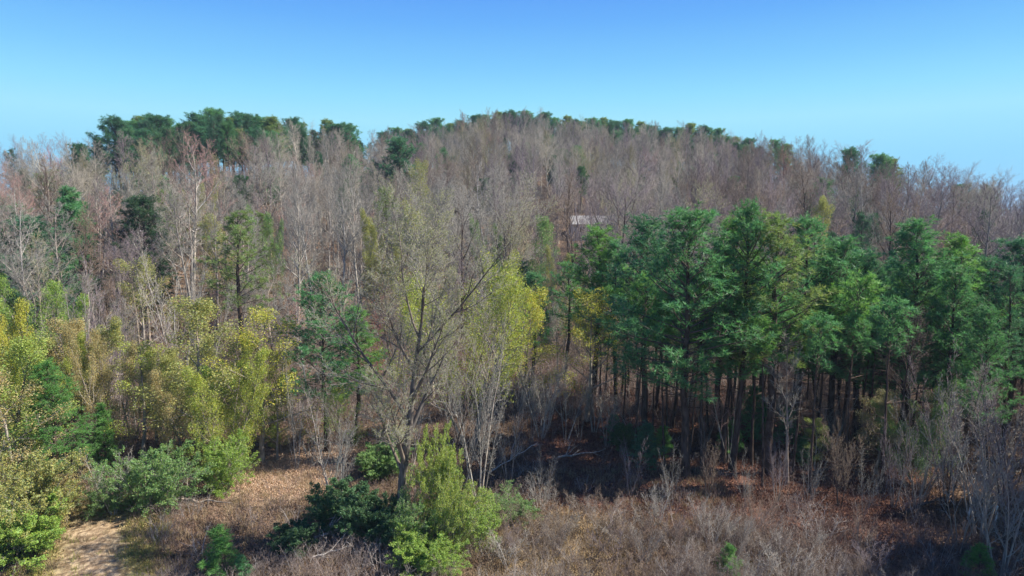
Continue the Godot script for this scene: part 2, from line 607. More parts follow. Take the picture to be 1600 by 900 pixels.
func region(az: float) -> String:
	var names := [[-31.0, "at the far left edge"], [-24.0, "below the ridge pines' left end"], [-17.0, "below the tall left ridge pines"], [-10.0, "below the dip in the skyline"],
		[-3.0, "behind the big forked tree"], [6.0, "between forked tree and pine stand"], [16.0, "behind the pine stand's left half"], [27.0, "behind the pine stand's right half"]]
	for n in names:
		if az < n[0]:
			return n[1]
	return "at the far right edge"


# rows: {key, tint, x, z, h, kind words, rank words}; gives each its own label, counting from the left within its rank, colour and region
func plant_rows(rows: Array, called: String, noun: String, category: String, group: String) -> void:
	var sets := {}
	for r in rows:
		r.az = rad_to_deg(atan2(r.x, -r.z))
		var k: String = "%s|%s|%s" % [r.look, r.rank, region(r.az)]
		if not sets.has(k):
			sets[k] = []
		sets[k].append(r)
	for k in sets:
		var a: Array = sets[k]
		a.sort_custom(func(p, q): return p.az < q.az)
		for j in a.size():
			var r = a[j]
			var where := region(r.az)
			var label: String = "%s %s %s, %s" % [r.look, noun, where, r.rank]
			if a.size() > 1:
				label = "%s %s %s from left, %s, %s" % [ORDINAL[mini(j, 24)] if j < 25 else "last", r.look, noun, where, r.rank]
			var o := plant(r.key, r.tint, called, label, category, group, r.x, r.z, r.h, 0.0, r.turn)
			o.rotation.x = fposmod(r.x * 7.31, 1.0) * 0.16 - 0.08
			o.rotation.z = fposmod(r.z * 5.17, 1.0) * 0.16 - 0.08
			o.scale *= Vector3(1, 1, 1) + Vector3(1, 0, 1) * (fposmod(r.x * 3.7, 1.0) * 0.4 - 0.1)


const PLANTED := [
	["pine_a", "pine_tree", "pine tree", "pines of the right-hand stand", "pine/pine", 11.8, -41.9, 18.7, 6.3, "broad bushy pine with a thick dark trunk, leftmost of the front stand"],
	["pine_b", "pine_tree", "pine tree", "pines of the right-hand stand", "pine/pine_dark", 10.3, -47.7, 18.2, 5.0, "dark blue-green pine half behind the leftmost broad pine of the stand"],
	["pine_c", "pine_tree", "pine tree", "pines of the right-hand stand", "pine/pine_bright", 15.0, -44.5, 18.0, 4.3, "bright green pine just right of the broad front pine"],
	["pine_d", "pine_tree", "pine tree", "pines of the right-hand stand", "pine/pine", 15.2, -43.0, 18.9, 4.6, "tall slightly crooked pine with a bare lower trunk, second trunk of the stand"],
	["pine_e", "pine_tree", "pine tree", "pines of the right-hand stand", "pine/pine_olive", 17.5, -42.6, 18.3, 4.9, "leaning pine with a thin open crown and long dark trunk"],
	["pine_a", "pine_tree", "pine tree", "pines of the right-hand stand", "pine/pine", 22.1, -49.0, 18.1, 5.2, "sparse-topped pine right of the leaning pine"],
	["pine_b", "pine_tree", "pine tree", "pines of the right-hand stand", "pine/pine", 24.7, -49.0, 16.4, 5.0, "lower rounded pine in the middle of the stand"],
	["pine_c", "pine_tree", "pine tree", "pines of the right-hand stand", "pine/pine_dark", 27.8, -50.5, 15.6, 4.8, "small dark pine left of the conical pine"],
	["conepine", "pine_tree", "pine tree", "pines of the right-hand stand", "pine/pine", 29.6, -47.7, 18.1, 7.3, "conical pine with a pointed dense crown, tallest at the right of the stand"],
	["pine_d", "pine_tree", "pine tree", "pines of the right-hand stand", "pine/pine_bright", 33.3, -49.0, 16.6, 6.3, "bright-sided pine touching the right flank of the conical pine"],
	["pine_e", "pine_tree", "pine tree", "pines of the right-hand stand", "pine/pine_dark", 35.2, -47.7, 14.7, 5.4, "dark pine between the conical pine and the right edge"],
	["pine_a", "pine_tree", "pine tree", "pines of the right-hand stand", "pine/pine_dark", 38.6, -49.0, 16.3, 7.2, "dark spreading pine near the right edge of the photo"],
	["pine_b", "pine_tree", "pine tree", "pines of the right-hand stand", "pine/pine_dark", 41.5, -49.0, 15.9, 8.0, "dark pine cut by the right edge of the photo"],
	["pine_c", "pine_tree", "pine tree", "pines of the right-hand stand", "pine/pine_bright", 7.5, -59.3, 17.4, 5.4, "fresh green pine standing apart behind the left end of the stand"],
	["pine_d", "pine_tree", "pine tree", "pines of the right-hand stand", "pine/pine", 9.6, -57.3, 16.0, 3.9, "narrow pine between the fresh green pine and the broad pine"],
	["pine_e", "pine_tree", "pine tree", "pines of the right-hand stand", "pine/pine", 5.4, -66.1, 13.4, 3.9, "slim bluish pine behind the yellow leafing trees"],
	["young_a", "young_pine", "young pine", "small pines under the stand", "pine/pine_dark", 9.4, -43.4, 3.7, 3.5, "low dark young pine left of the broad pine's trunk"],
	["young_b", "young_pine", "young pine", "small pines under the stand", "pine/pine_young", 11.1, -46.1, 2.5, 2.5, "small bright young pine beside the broad pine's trunk"],
	["young_a", "young_pine", "young pine", "small pines under the stand", "pine/pine", 18.2, -47.7, 5.0, 3.2, "green young pine between the second trunk and the leaning trunk"],
	["young_b", "young_pine", "young pine", "small pines under the stand", "pine/pine_young", 16.0, -45.7, 2.9, 2.0, "little fresh young pine at the foot of the crooked pine"],
	["young_a", "young_pine", "young pine", "small pines under the stand", "pine/pine", 20.9, -47.7, 3.3, 3.2, "pale green young pine right of the leaning trunk"],
	["young_b", "young_pine", "young pine", "small pines under the stand", "pine/pine_dark", 8.0, -49.0, 2.6, 3.1, "shaded young pine at the left edge of the stand"],
	["young_a", "young_pine", "young pine", "small pines under the stand", "pine/pine", 20.6, -43.9, 2.3, 3.0, "shaded young pine beneath the yellow-green sapling"],
	["pine_b", "pine_tree", "pine tree", "scattered evergreens among the bare trees", "pine/pine", -14.1, -47.7, 14.1, 5.0, "bushy pine left of the big forked tree"],
	["pine_c", "pine_tree", "pine tree", "scattered evergreens among the bare trees", "pine/pine_bright", -12.3, -49.0, 11.2, 3.6, "lighter pine leaning on the bushy pine, left of the forked tree"],
	["pine_e", "pine_tree", "pine tree", "scattered evergreens among the bare trees", "pine/pine_olive", -27.7, -66.4, 18.3, 6.8, "thin yellowish pine behind the yellow leafing trees on the left"],
	["cedar_a", "cedar_tree", "cedar tree", "scattered evergreens among the bare trees", "dark/cedar", -48.7, -85.0, 18.0, 6.0, "dark oval cedar on the left slope amid grey bare trees"],
	["cedar_b", "cedar_tree", "cedar tree", "scattered evergreens among the bare trees", "dark/cedar", -80.2, -126.8, 14.5, 5.0, "small dark cedar high on the left slope above pinkish trees"],
	["cedar_a", "cedar_tree", "cedar tree", "scattered evergreens among the bare trees", "dark/pine_dark", -78.1, -139.6, 17.6, 9.2, "tall dark evergreen just below the left ridge pines"],
	["cedar_b", "cedar_tree", "cedar tree", "scattered evergreens among the bare trees", "dark/pine", -56.6, -82.5, 19.2, 7.4, "blue-green evergreen on the far left slope"],
	["cedar_a", "cedar_tree", "cedar tree", "scattered evergreens among the bare trees", "dark/pine_dark", -54.7, -74.0, 17.0, 6.4, "dull evergreen low on the left edge, beside the blue-green one"],
	["cedar_b", "cedar_tree", "cedar tree", "scattered evergreens among the bare trees", "dark/cedar", -44.4, -57.3, 11.1, 4.1, "spiky dark cedar between the yellow trees at the left edge"],
	["cedar_a", "cedar_tree", "cedar tree", "scattered evergreens among the bare trees", "dark/pine_dark", -25.5, -147.8, 23.7, 9.8, "dark evergreen high behind the forked tree, below the skyline dip"],
	["cedar_b", "cedar_tree", "cedar tree", "scattered evergreens among the bare trees", "dark/pine", 3.9, -200.0, 14.4, 9.9, "small dull evergreen under the middle of the ridge"],
	["pine_c", "pine_tree", "pine tree", "scattered evergreens among the bare trees", "pine/pine", 2.0, -66.0, 12.4, 4.0, "bluish pine just right of the yellow-green willow-like tree"],
	["conepine", "young_pine", "young pine", "scattered evergreens among the bare trees", "pine/pine_young", -28.0, -37.9, 9.2, 4.1, "bright green young pine at the left, behind the tan leafy tree"],
	["cedar_b", "young_pine", "young pine", "scattered evergreens among the bare trees", "pine/pine_bright", -28.0, -42.8, 4.9, 3.7, "blue-green young pine left of the green shrub"],
	["young_a", "young_pine", "young pine", "scattered evergreens among the bare trees", "pine/pine_young", 10.6, -29.9, 2.0, 1.7, "bright young pine in the brush at the bottom edge"],
	["young_b", "young_pine", "young pine", "scattered evergreens among the bare trees", "pine/pine_young", 22.6, -29.5, 2.2, 2.4, "green young pine in the shadows at the bottom right"],
	["young_a", "young_pine", "young pine", "scattered evergreens among the bare trees", "pine/pine_young", -14.3, -29.9, 3.0, 1.2, "slim young pine in grey brush at the bottom left"],
	["young_b", "young_pine", "young pine", "scattered evergreens among the bare trees", "pine/pine", -13.2, -29.7, 1.5, 1.3, "small young pine right of the slim one, bottom left"],
	["pine_c", "pine_tree", "pine tree", "lone pines on the wooded slope", "pine/pine", -67.5, -89.4, 15.0, 6.7, "bluish pine at the far left, above the dull evergreen"],
	["pine_d", "pine_tree", "pine tree", "lone pines on the wooded slope", "pine/pine_olive", -77.9, -110.2, 16.3, 5.9, "small olive pine below the left skyline hump"],
	["ridge_c", "pine_tree", "pine tree", "lone pines on the wooded slope", "pine/pine", -66.2, -100.1, 13.4, 5.2, "small pine left of the salmon-pink tree"],
	["pine_b", "pine_tree", "pine tree", "lone pines on the wooded slope", "pine/pine_olive", -55.5, -104.1, 14.3, 6.1, "olive pine beside the tall white-trunked tree"],
	["pine_c", "pine_tree", "pine tree", "lone pines on the wooded slope", "pine/pine_dark", -65.6, -134.9, 13.0, 5.9, "dark pine below the left ridge clump's lower row"],
	["pine_d", "pine_tree", "pine tree", "lone pines on the wooded slope", "pine/pine_olive", -37.6, -97.0, 13.5, 6.0, "loose olive pine right of the thin yellowish pine"],
	["ridge_c", "pine_tree", "pine tree", "lone pines on the wooded slope", "pine/pine", -49.8, -136.2, 12.3, 5.2, "small pine beneath the right end of the left ridge clump"],
	["pine_b", "pine_tree", "pine tree", "lone pines on the wooded slope", "pine/pine", -36.1, -145.6, 19.2, 5.0, "small pine below the skyline dip"],
	["pine_c", "pine_tree", "pine tree", "lone pines on the wooded slope", "pine/pine_olive", -22.7, -115.8, 17.4, 5.4, "soft olive pine behind the forked tree's crown"],
	["pine_d", "pine_tree", "pine tree", "lone pines on the wooded slope", "pine/pine", -19.6, -184.0, 16.6, 6.2, "small dark pine on the slope left of the summit"],
	["ridge_c", "pine_tree", "pine tree", "lone pines on the wooded slope", "pine/pine_dark", 12.2, -209.6, 16.2, 7.1, "dark pine a little below the summit row"],
	["pine_b", "pine_tree", "pine tree", "lone pines on the wooded slope", "pine/pine", 19.3, -189.0, 15.5, 6.4, "small pine above the house, on the upper slope"],
	["pine_c", "pine_tree", "pine tree", "lone pines on the wooded slope", "pine/pine_dark", 57.7, -191.5, 15.6, 6.7, "dark pine on the slope below the falling ridge"],
	["pine_d", "pine_tree", "pine tree", "lone pines on the wooded slope", "pine/pine", 64.7, -135.3, 15.0, 5.3, "small pine on the right slope above the lower rounded pine"],
	["leafy_a", "leafing_tree", "leafing tree", "spring-leafing trees", "grey/lime", -35.2, -42.3, 14.6, 7.5, "tall yellow-green tree cut by the left edge"],
	["leafy_b", "leafing_tree", "leafing tree", "spring-leafing trees", "grey/yellow", -36.0, -45.1, 12.3, 6.6, "yellow leafing tree at the left edge, right of the tall yellow-green one"],
	["leafy_c", "leafing_tree", "leafing tree", "spring-leafing trees", "grey/tan", -28.9, -35.9, 8.9, 8.6, "tan-leaved tree in front at the left edge"],
	["leafy_d", "leafing_tree", "leafing tree", "spring-leafing trees", "grey/olive", -33.0, -45.1, 10.5, 7.2, "olive leafing tree behind the bright young pine at the left"],
	["leafy_a", "leafing_tree", "leafing tree", "spring-leafing trees", "grey/tan", -31.0, -45.7, 10.2, 6.7, "brownish-tan leafing tree right of the olive one"],
	["leafy_b", "leafing_tree", "leafing tree", "spring-leafing trees", "grey/tan", -27.9, -43.9, 10.3, 4.4, "sparse golden leafing tree in the middle of the left row"],
	["leafy_c", "leafing_tree", "leafing tree", "spring-leafing trees", "grey/yellow_green", -26.6, -44.9, 8.7, 6.8, "yellow-green leafing tree above the green shrub"],
	["leafy_d", "leafing_tree", "leafing tree", "spring-leafing trees", "grey/olive", -26.2, -47.7, 8.9, 5.8, "thin olive leafing tree behind the yellow-green one"],
	["leafy_a", "leafing_tree", "leafing tree", "spring-leafing trees", "grey/olive", -21.2, -43.4, 12.3, 8.9, "broad yellowish-tan leafing tree, largest of the left row"],
	["leafy_b", "leafing_tree", "leafing tree", "spring-leafing trees", "grey/yellow_green", -19.6, -42.3, 9.9, 6.5, "yellow-green tree in front of the broad tan one"],
	["leafy_c", "leafing_tree", "leafing tree", "spring-leafing trees", "grey/yellow", -18.4, -45.7, 11.6, 6.8, "bright yellow-green tree at the right end of the left row"],
	["leafy_d", "leafing_tree", "leafing tree", "spring-leafing trees", "grey/bright", -19.8, -47.7, 7.7, 6.4, "green-leaved tree below the right end of the left row"],
	["leafy_a", "leafing_tree", "leafing tree", "spring-leafing trees", "grey/lime", -17.5, -47.3, 3.1, 2.3, "small lime sapling right of the left row, by the clearing"],
	["leafy_b", "leafing_tree", "leafing tree", "spring-leafing trees", "grey/bright", -40.7, -56.9, 12.6, 8.4, "light green tree behind the left yellow trees"],
	["leafy_c", "leafing_tree", "leafing tree", "spring-leafing trees", "grey/olive", -40.3, -69.1, 13.3, 6.6, "olive tree behind the lilac-grey thicket on the left"],
	["leafy_a", "leafing_tree", "leafing tree", "spring-leafing trees", "grey/lime", -30.7, -37.9, 10.7, 5.2, "lime-green leafing tree above the tan one at the left edge"],
	["leafy_d", "leafing_tree", "leafing tree", "spring-leafing trees", "grey/yellow_green", -33.1, -43.4, 9.7, 5.0, "yellow-green leafing tree behind the spiky dark cedar"],
	["leafy_b", "leafing_tree", "leafing tree", "spring-leafing trees", "grey/tan", -22.7, -44.2, 7.8, 5.4, "light tan leafing tree in front of the broad one's left side"],
	["leafy_a", "leafing_tree", "leafing tree", "spring-leafing trees", "grey/olive", -27.2, -47.7, 6.9, 5.1, "slim olive leafing tree left of the broad tan one"],
	["leafy_c", "leafing_tree", "leafing tree", "spring-leafing trees", "grey/yellow", -17.4, -46.1, 8.3, 3.0, "narrow golden tree at the very end of the left row"],
	["leafy_a", "leafing_tree", "leafing tree", "soft green trees on the lower hillside", "grey/olive", -37.2, -84.1, 16.3, 5.5, "soft green tree behind the thin yellowish pine's left side"],
	["leafy_b", "leafing_tree", "leafing tree", "soft green trees on the lower hillside", "grey/green", -34.9, -93.7, 15.5, 5.5, "soft green tree right of the thin yellowish pine"],
	["leafy_c", "leafing_tree", "leafing tree", "soft green trees on the lower hillside", "grey/green", -56.6, -77.6, 14.1, 6.7, "dull green tree in the far left bare wood"],
	["leafy_d", "leafing_tree", "leafing tree", "soft green trees on the lower hillside", "grey/olive", -17.8, -86.2, 18.2, 5.2, "soft olive tree behind the forked tree's left limbs"],
	["leafy_a", "leafing_tree", "leafing tree", "soft green trees on the lower hillside", "grey/green", 3.9, -87.9, 16.8, 5.3, "soft green tree above the slim bluish pine"],
	["leafy_b", "leafing_tree", "leafing tree", "soft green trees on the lower hillside", "grey/olive", 6.3, -79.8, 14.0, 4.8, "olive tree between the willow-like tree and the slim pine"],
	["leafy_c", "leafing_tree", "leafing tree", "soft green trees on the lower hillside", "grey/olive", -14.9, -109.0, 22.3, 5.4, "olive tree high behind the olive budding tree"],
	["leafy_d", "leafing_tree", "leafing tree", "soft green trees on the lower hillside", "grey/green", -2.8, -96.0, 16.0, 4.8, "soft green tree behind the willow-like tree's top"],
	["leafy_a", "leafing_tree", "leafing tree", "soft green trees on the lower hillside", "grey/olive", 39.7, -86.3, 19.1, 4.7, "olive tree above the lower rounded pine"],
	["leafy_b", "leafing_tree", "leafing tree", "soft green trees on the lower hillside", "grey/olive", -52.2, -108.1, 15.5, 5.9, "olive tree left of the tall white-trunked tree"],
	["willow", "leafing_tree", "leafing tree", "spring-leafing trees", "grey/yellow_green", -3.2, -47.7, 15.4, 10.9, "broad yellow-green willow-like tree behind the forked tree"],
	["willow_b", "leafing_tree", "leafing tree", "spring-leafing trees", "grey/olive", -7.2, -57.5, 19.6, 10.4, "tall olive-budding tree directly behind the forked tree"],
	["leafy_a", "leafing_tree", "leafing tree", "spring-leafing trees", "grey/yellow", 0.8, -55.4, 11.4, 5.4, "yellow tree right of the willow-like tree"],
	["leafy_c", "leafing_tree", "leafing tree", "spring-leafing trees", "grey/yellow", 6.5, -54.5, 11.8, 5.5, "yellow leafing tree in front of the fresh green pine"],
	["leafy_a", "leafing_tree", "leafing tree", "spring-leafing trees", "grey/cream", 25.1, -42.8, 6.4, 6.5, "cream-leaved tree beneath the conical pine"],
	["leafy_c", "leafing_tree", "leafing tree", "spring-leafing trees", "grey/lime", 21.1, -43.4, 3.7, 2.2, "small yellow-green sapling among the pine trunks"],
	["leafy_c", "leafing_tree", "leafing tree", "spring-leafing trees", "grey/bright", -12.3, -45.1, 5.7, 5.1, "green leafing tree behind the left-leaning stem"],
	["leafy_d", "leafing_tree", "leafing tree", "spring-leafing trees", "grey/green", 26.9, -40.7, 6.8, 6.0, "green leafing tree right of the cream-leaved tree"],
	["bush_a", "leafy_shrub", "shrub", "green shrubs", "grey/green", -21.4, -37.2, 4.3, 4.1, "rounded grass-green shrub beside the sandy clearing"],
	["bush_b", "leafy_shrub", "shrub", "green shrubs", "grey/green", -24.1, -37.1, 2.8, 3.1, "dull green shrub left of the rounded grass-green one"],
	["bush_a", "leafy_shrub", "shrub", "green shrubs", "grey/olive", -26.3, -33.3, 5.7, 4.9, "olive twiggy shrub at the foot of the tan-leaved tree, left edge"],
	["bush_b", "leafy_shrub", "shrub", "green shrubs", "grey/tan", -26.1, -35.9, 3.4, 3.3, "tan twiggy shrub above the sandy track's end"],
	["bush_c", "leafy_shrub", "shrub", "green shrubs", "grey/bright", -25.8, -31.4, 3.5, 5.6, "bright green shrub in the bottom left corner"],
	["bush_a", "leafy_shrub", "shrub", "green shrubs", "grey/bright", -18.7, -40.2, 4.1, 3.5, "leafy green shrub under the yellow-green tree"],
	["bush_b", "leafy_shrub", "shrub", "green shrubs", "grey/bright", -2.2, -32.5, 3.1, 3.1, "yellow-green shrub at the right foot of the forked tree"],
	["bush_f", "leafy_shrub", "shrub", "green shrubs", "dark/evergreen", -6.6, -32.6, 2.3, 2.4, "low dark evergreen shrub at the left foot of the forked trunk"],
	["bush_b", "leafy_shrub", "shrub", "green shrubs", "grey/green", -5.0, -31.9, 3.6, 2.5, "twiggy green shrub between the forked trunk and the lime-green tree"],
	["bush_c", "leafy_shrub", "shrub", "green shrubs", "grey/bright", -4.9, -30.5, 2.3, 2.6, "green shrub in front of the forked tree"],
	["bush_a", "leafy_shrub", "shrub", "green shrubs", "grey/bright", -3.5, -29.9, 2.0, 2.4, "low green shrub at the bottom edge below the forked tree"],
	["bush_f", "leafy_shrub", "shrub", "green shrubs", "dark/evergreen", -9.5, -34.4, 3.4, 3.3, "large dark evergreen shrub left of the forked trunk"],
	["bush_e", "leafy_shrub", "shrub", "green shrubs", "dark/evergreen", -7.6, -33.3, 2.7, 2.5, "dark evergreen shrub against the forked trunk"],
	["bush_f", "leafy_shrub", "shrub", "green shrubs", "dark/evergreen", -11.5, -32.3, 1.9, 2.8, "small dark evergreen shrub left of the fallen branch"],
	["bush_b", "leafy_shrub", "shrub", "green shrubs", "grey/green", 0.0, -35.5, 2.2, 2.7, "bluish green shrub right of the right-leaning stem"],
	["bush_c", "leafy_shrub", "shrub", "green shrubs", "grey/green", -8.8, -42.8, 2.7, 3.2, "pale green shrub behind the forked trunk"],
	["bush_f", "leafy_shrub", "shrub", "green shrubs", "dark/evergreen", 9.0, -47.4, 2.4, 3.5, "low evergreen shrub in the shade at the stand's left end"],
	["bush_a", "leafy_shrub", "shrub", "green shrubs", "grey/lime", -3.8, -33.2, 6.5, 1.5, "tall lime-green shrub just right of the forked trunk"],
	["bush_b", "leafy_shrub", "shrub", "green shrubs", "grey/lime", -2.9, -31.9, 4.8, 2.5, "low lime-green shrub at the forked tree's right foot"],
	["bare_b", "bare_tree", "bare tree", "reddish budding trees", "pale/pink", -57.2, -127.8, 13.1, 11.1, "pinkish-red budding tree below the left ridge pines"],
	["bare_d", "bare_tree", "bare tree", "reddish budding trees", "pale/pink", -51.6, -121.5, 12.7, 9.1, "second pinkish-red tree, right of the first, below the left pines"],
	["bare_a", "bare_tree", "bare tree", "reddish budding trees", "pale/pink", -63.4, -99.6, 14.1, 8.2, "salmon-pink budding tree under the small dark cedar"],
	["bare_e", "bare_tree", "bare tree", "reddish budding trees", "pale/pink", -57.9, -95.9, 13.0, 8.9, "dusky pink budding tree between two dark cedars on the left"],
	["wide_a", "bare_tree", "bare tree", "reddish budding trees", "dark/red", -97.6, -139.2, 16.3, 6.7, "red budding tree near the left skyline"],
	["sap_a", "bare_tree", "bare tree", "reddish budding trees", "grey/red", -13.1, -60.6, 11.4, 3.8, "small red budding tree left of the forked tree's crown"],
	["wide_b", "bare_tree", "bare tree", "reddish budding trees", "grey/pink", 36.2, -171.2, 18.2, 7.8, "reddish budding tree behind the wide bare tree"],
	["wide_c", "bare_tree", "bare tree", "reddish budding trees", "dark/rust", 66.7, -99.8, 10.5, 7.1, "rust-brown tree behind the right pines"],
	["wide_a", "bare_tree", "bare tree", "reddish budding trees", "dark/rust", 73.9, -175.0, 18.3, 11.3, "rust-brown tree on the right ridge"],
	["wide_b", "bare_tree", "bare tree", "reddish budding trees", "grey/rust", -6.5, -224.9, 14.1, 15.6, "brownish tree under the summit pines"],
	["wide_a", "bare_tree", "bare tree", "notable bare trees", "dark/purple", 13.9, -86.9, 26.1, 13.1, "wide-crowned bare tree with dark limbs above the fresh green pine"],
	["bare_c", "bare_tree", "bare tree", "notable bare trees", "white/pink", -46.4, -93.1, 25.4, 8.7, "tall white-trunked bare tree on the left slope"],
	["bare_a", "bare_tree", "bare tree", "notable bare trees", "white/pale", -50.1, -64.9, 19.7, 5.7, "pale leaning bare tree at the left edge"],
	["wide_c", "bare_tree", "bare tree", "notable bare trees", "grey/grey", -45.9, -63.1, 18.0, 8.5, "wide pale bare tree on the far left above the yellow trees"],
	["wide_b", "bare_tree", "bare tree", "notable bare trees", "dark/grey", -6.5, -83.7, 21.3, 9.2, "dark-limbed bare tree right behind the olive budding tree"],
	["wide_c", "bare_tree", "bare tree", "notable bare trees", "dark/grey", -0.9, -92.0, 23.8, 10.9, "dark forking bare tree between the willow and the fresh green pine"],
	["bare_f", "bare_tree", "bare tree", "notable bare trees", "white/grey", -22.6, -83.0, 23.1, 5.1, "pale straight-trunked bare tree above the bushy pine"],
	["bare_a", "bare_tree", "bare tree", "notable bare trees", "pale/grey", -21.3, -89.5, 25.1, 5.9, "tall two-toned bare tree above the left-leaning stem"],
	["bare_b", "bare_tree", "bare tree", "notable bare trees", "white/pale", -26.7, -85.9, 24.4, 5.4, "slender whitish bare tree above and left of the bushy pine"],
	["bare_d", "bare_tree", "bare tree", "notable bare trees", "pale/grey", -25.7, -75.8, 21.5, 4.8, "whitish bare trunk left of the bushy pine"],
	["sap_b", "bare_tree", "bare tree", "notable bare trees", "pale/purple", -36.5, -55.0, 14.5, 6.0, "lilac-grey bare tree behind the left leafing row"],
	["sap_a", "bare_tree", "bare tree", "notable bare trees", "pale/purple", -34.1, -54.2, 13.7, 5.1, "second lilac-grey bare tree, right of the first"],
	["sap_b", "bare_tree", "bare tree", "notable bare trees", "white/pale", -32.7, -61.9, 16.2, 6.3, "pale dense bare tree behind the broad tan leafing tree"],
	["sap_a", "bare_tree", "bare tree", "notable bare trees", "pale/grey", -29.9, -61.1, 14.4, 5.4, "grey bare tree right of the pale dense one"],
	["sap_b", "bare_tree", "bare tree", "notable bare trees", "white/pale", 2.3, -49.9, 7.2, 3.6, "whitish thin sapling in front of the yellow trees"],
	["sap_a", "bare_tree", "bare tree", "notable bare trees", "white/grey", 4.3, -49.8, 7.8, 3.6, "grey multi-stemmed sapling in the gap left of the pines"],
	["sap_b", "bare_tree", "bare tree", "notable bare trees", "pale/brown", 6.8, -51.6, 6.1, 2.9, "brownish sapling beside the first pine trunk"],
	["sap_a", "bare_tree", "bare tree", "notable bare trees", "dark/purple", 26.5, -37.6, 10.8, 4.7, "purplish bare tree in the shade below the right-hand pines"],
	["sap_b", "bare_tree", "bare tree", "notable bare trees", "grey/grey", 26.1, -34.1, 10.6, 4.9, "tangled grey bare tree at the right edge"],
	["sap_a", "bare_tree", "bare tree", "notable bare trees", "grey/grey", 24.7, -37.6, 8.5, 4.2, "grey bare tree beneath the bright-sided pine"],
	["sap_b", "bare_tree", "bare tree", "notable bare trees", "dark/purple", 26.0, -31.7, 10.7, 4.7, "purplish bare tree cut by the right edge"],
	["sap_a", "bare_tree", "bare tree", "notable bare trees", "grey/grey", 23.6, -32.3, 8.9, 4.2, "pale twiggy tree in front of the purplish tree at the right"],
	["sap_b", "bare_tree", "bare tree", "notable bare trees", "grey/grey", 23.8, -29.6, 8.7, 4.0, "low grey tree in the bottom right shadows"],
	["sap_a", "bare_tree", "bare tree", "notable bare trees", "pale/pink", 15.5, -44.4, 12.5, 2.4, "bare pinkish tree showing through the pine crowns"],
	["sap_b", "bare_tree", "bare tree", "notable bare trees", "dark/brown", 21.1, -39.8, 5.5, 2.8, "thin brown bare tree left of the cream-leaved tree"],
	["sap_a", "bare_tree", "bare tree", "notable bare trees", "pale/brown", -14.8, -45.7, 7.4, 3.5, "brown bare tree in front of the bushy pine"],
	["sap_b", "bare_tree", "bare tree", "notable bare trees", "white/pale", -15.4, -44.4, 8.4, 2.2, "thin white-stemmed bare tree at the right end of the leafing row"],
	["sap_b", "bare_tree", "bare tree", "notable bare trees", "pale/grey", -2.0, -37.9, 11.6, 4.3, "silvery multi-stemmed tree right of the lime vine-covered stem"],
	["sap_a", "bare_tree", "bare tree", "notable bare trees", "grey/grey", -0.2, -40.2, 8.7, 3.4, "silvery sapling at the edge of the dark shade, left of the pine stand"],
	["sap_b", "bare_tree", "bare tree", "notable bare trees", "pale/grey", -10.6, -37.1, 7.5, 3.7, "grey sapling behind the large dark evergreen shrub"],
	["sap_a", "bare_tree", "bare tree", "notable bare trees", "pale/grey", -7.2, -43.9, 11.9, 5.0, "grey sapling showing behind the forked trunk"],
	["sap_a", "bare_tree", "bare tree", "notable bare trees", "pale/purple", -32.4, -46.9, 10.8, 4.3, "first lilac twiggy tree from left rising behind the leafing row"],
	["sap_b", "bare_tree", "bare tree", "notable bare trees", "pale/purple", -30.0, -49.6, 10.2, 4.4, "third lilac twiggy tree from left rising behind the leafing row"],
	["sap_a", "bare_tree", "bare tree", "notable bare trees", "pale/purple", -29.0, -51.4, 10.3, 4.5, "fourth lilac twiggy tree from left rising behind the leafing row"],
	["sap_b", "bare_tree", "bare tree", "notable bare trees", "pale/purple", -25.9, -50.8, 9.8, 4.3, "fifth lilac twiggy tree from left rising behind the leafing row"],
	["sap_a", "bare_tree", "bare tree", "notable bare trees", "pale/purple", -31.6, -48.6, 11.2, 4.4, "second lilac twiggy tree from left rising behind the leafing row"],
	["sap_a", "bare_tree", "bare tree", "thin saplings at the thicket's back edge", "grey/grey", 2.0, -39.0, 3.7, 1.9, "first thin sapling from the left between the thicket and the pines"],
	["sap_b", "bare_tree", "bare tree", "thin saplings at the thicket's back edge", "grey/purple", 7.6, -39.6, 4.4, 2.0, "second thin sapling from the left between the thicket and the pines"],
	["sap_a", "bare_tree", "bare tree", "thin saplings at the thicket's back edge", "pale/grey", 9.8, -37.9, 4.1, 1.9, "third thin sapling from the left between the thicket and the pines"],
	["sap_b", "bare_tree", "bare tree", "thin saplings at the thicket's back edge", "dark/brown", 12.2, -38.6, 5.0, 2.0, "fourth thin sapling from the left between the thicket and the pines"],
	["sap_a", "bare_tree", "bare tree", "thin saplings at the thicket's back edge", "grey/grey", 14.2, -37.5, 3.8, 2.0, "fifth thin sapling from the left between the thicket and the pines"],
	["sap_b", "bare_tree", "bare tree", "thin saplings at the thicket's back edge", "grey/purple", 16.5, -38.4, 4.9, 2.0, "sixth thin sapling from the left between the thicket and the pines"],
	["sap_a", "bare_tree", "bare tree", "thin saplings at the thicket's back edge", "pale/grey", 17.8, -37.1, 4.4, 2.0, "seventh thin sapling from the left between the thicket and the pines"],
	["sap_b", "bare_tree", "bare tree", "thin saplings at the thicket's back edge", "dark/brown", 20.1, -37.9, 5.6, 2.1, "eighth thin sapling from the left between the thicket and the pines"],
	["sap_a", "bare_tree", "bare tree", "thin saplings at the thicket's back edge", "grey/grey", 20.9, -36.6, 4.5, 2.0, "ninth thin sapling from the left between the thicket and the pines"],
	["sap_b", "bare_tree", "bare tree", "thin saplings at the thicket's back edge", "grey/purple", 23.3, -37.7, 6.1, 2.1, "tenth thin sapling from the left between the thicket and the pines"],
	["sap_a", "bare_tree", "bare tree", "thin saplings at the thicket's back edge", "pale/grey", 23.7, -36.1, 5.1, 2.1, "eleventh thin sapling from the left between the thicket and the pines"],
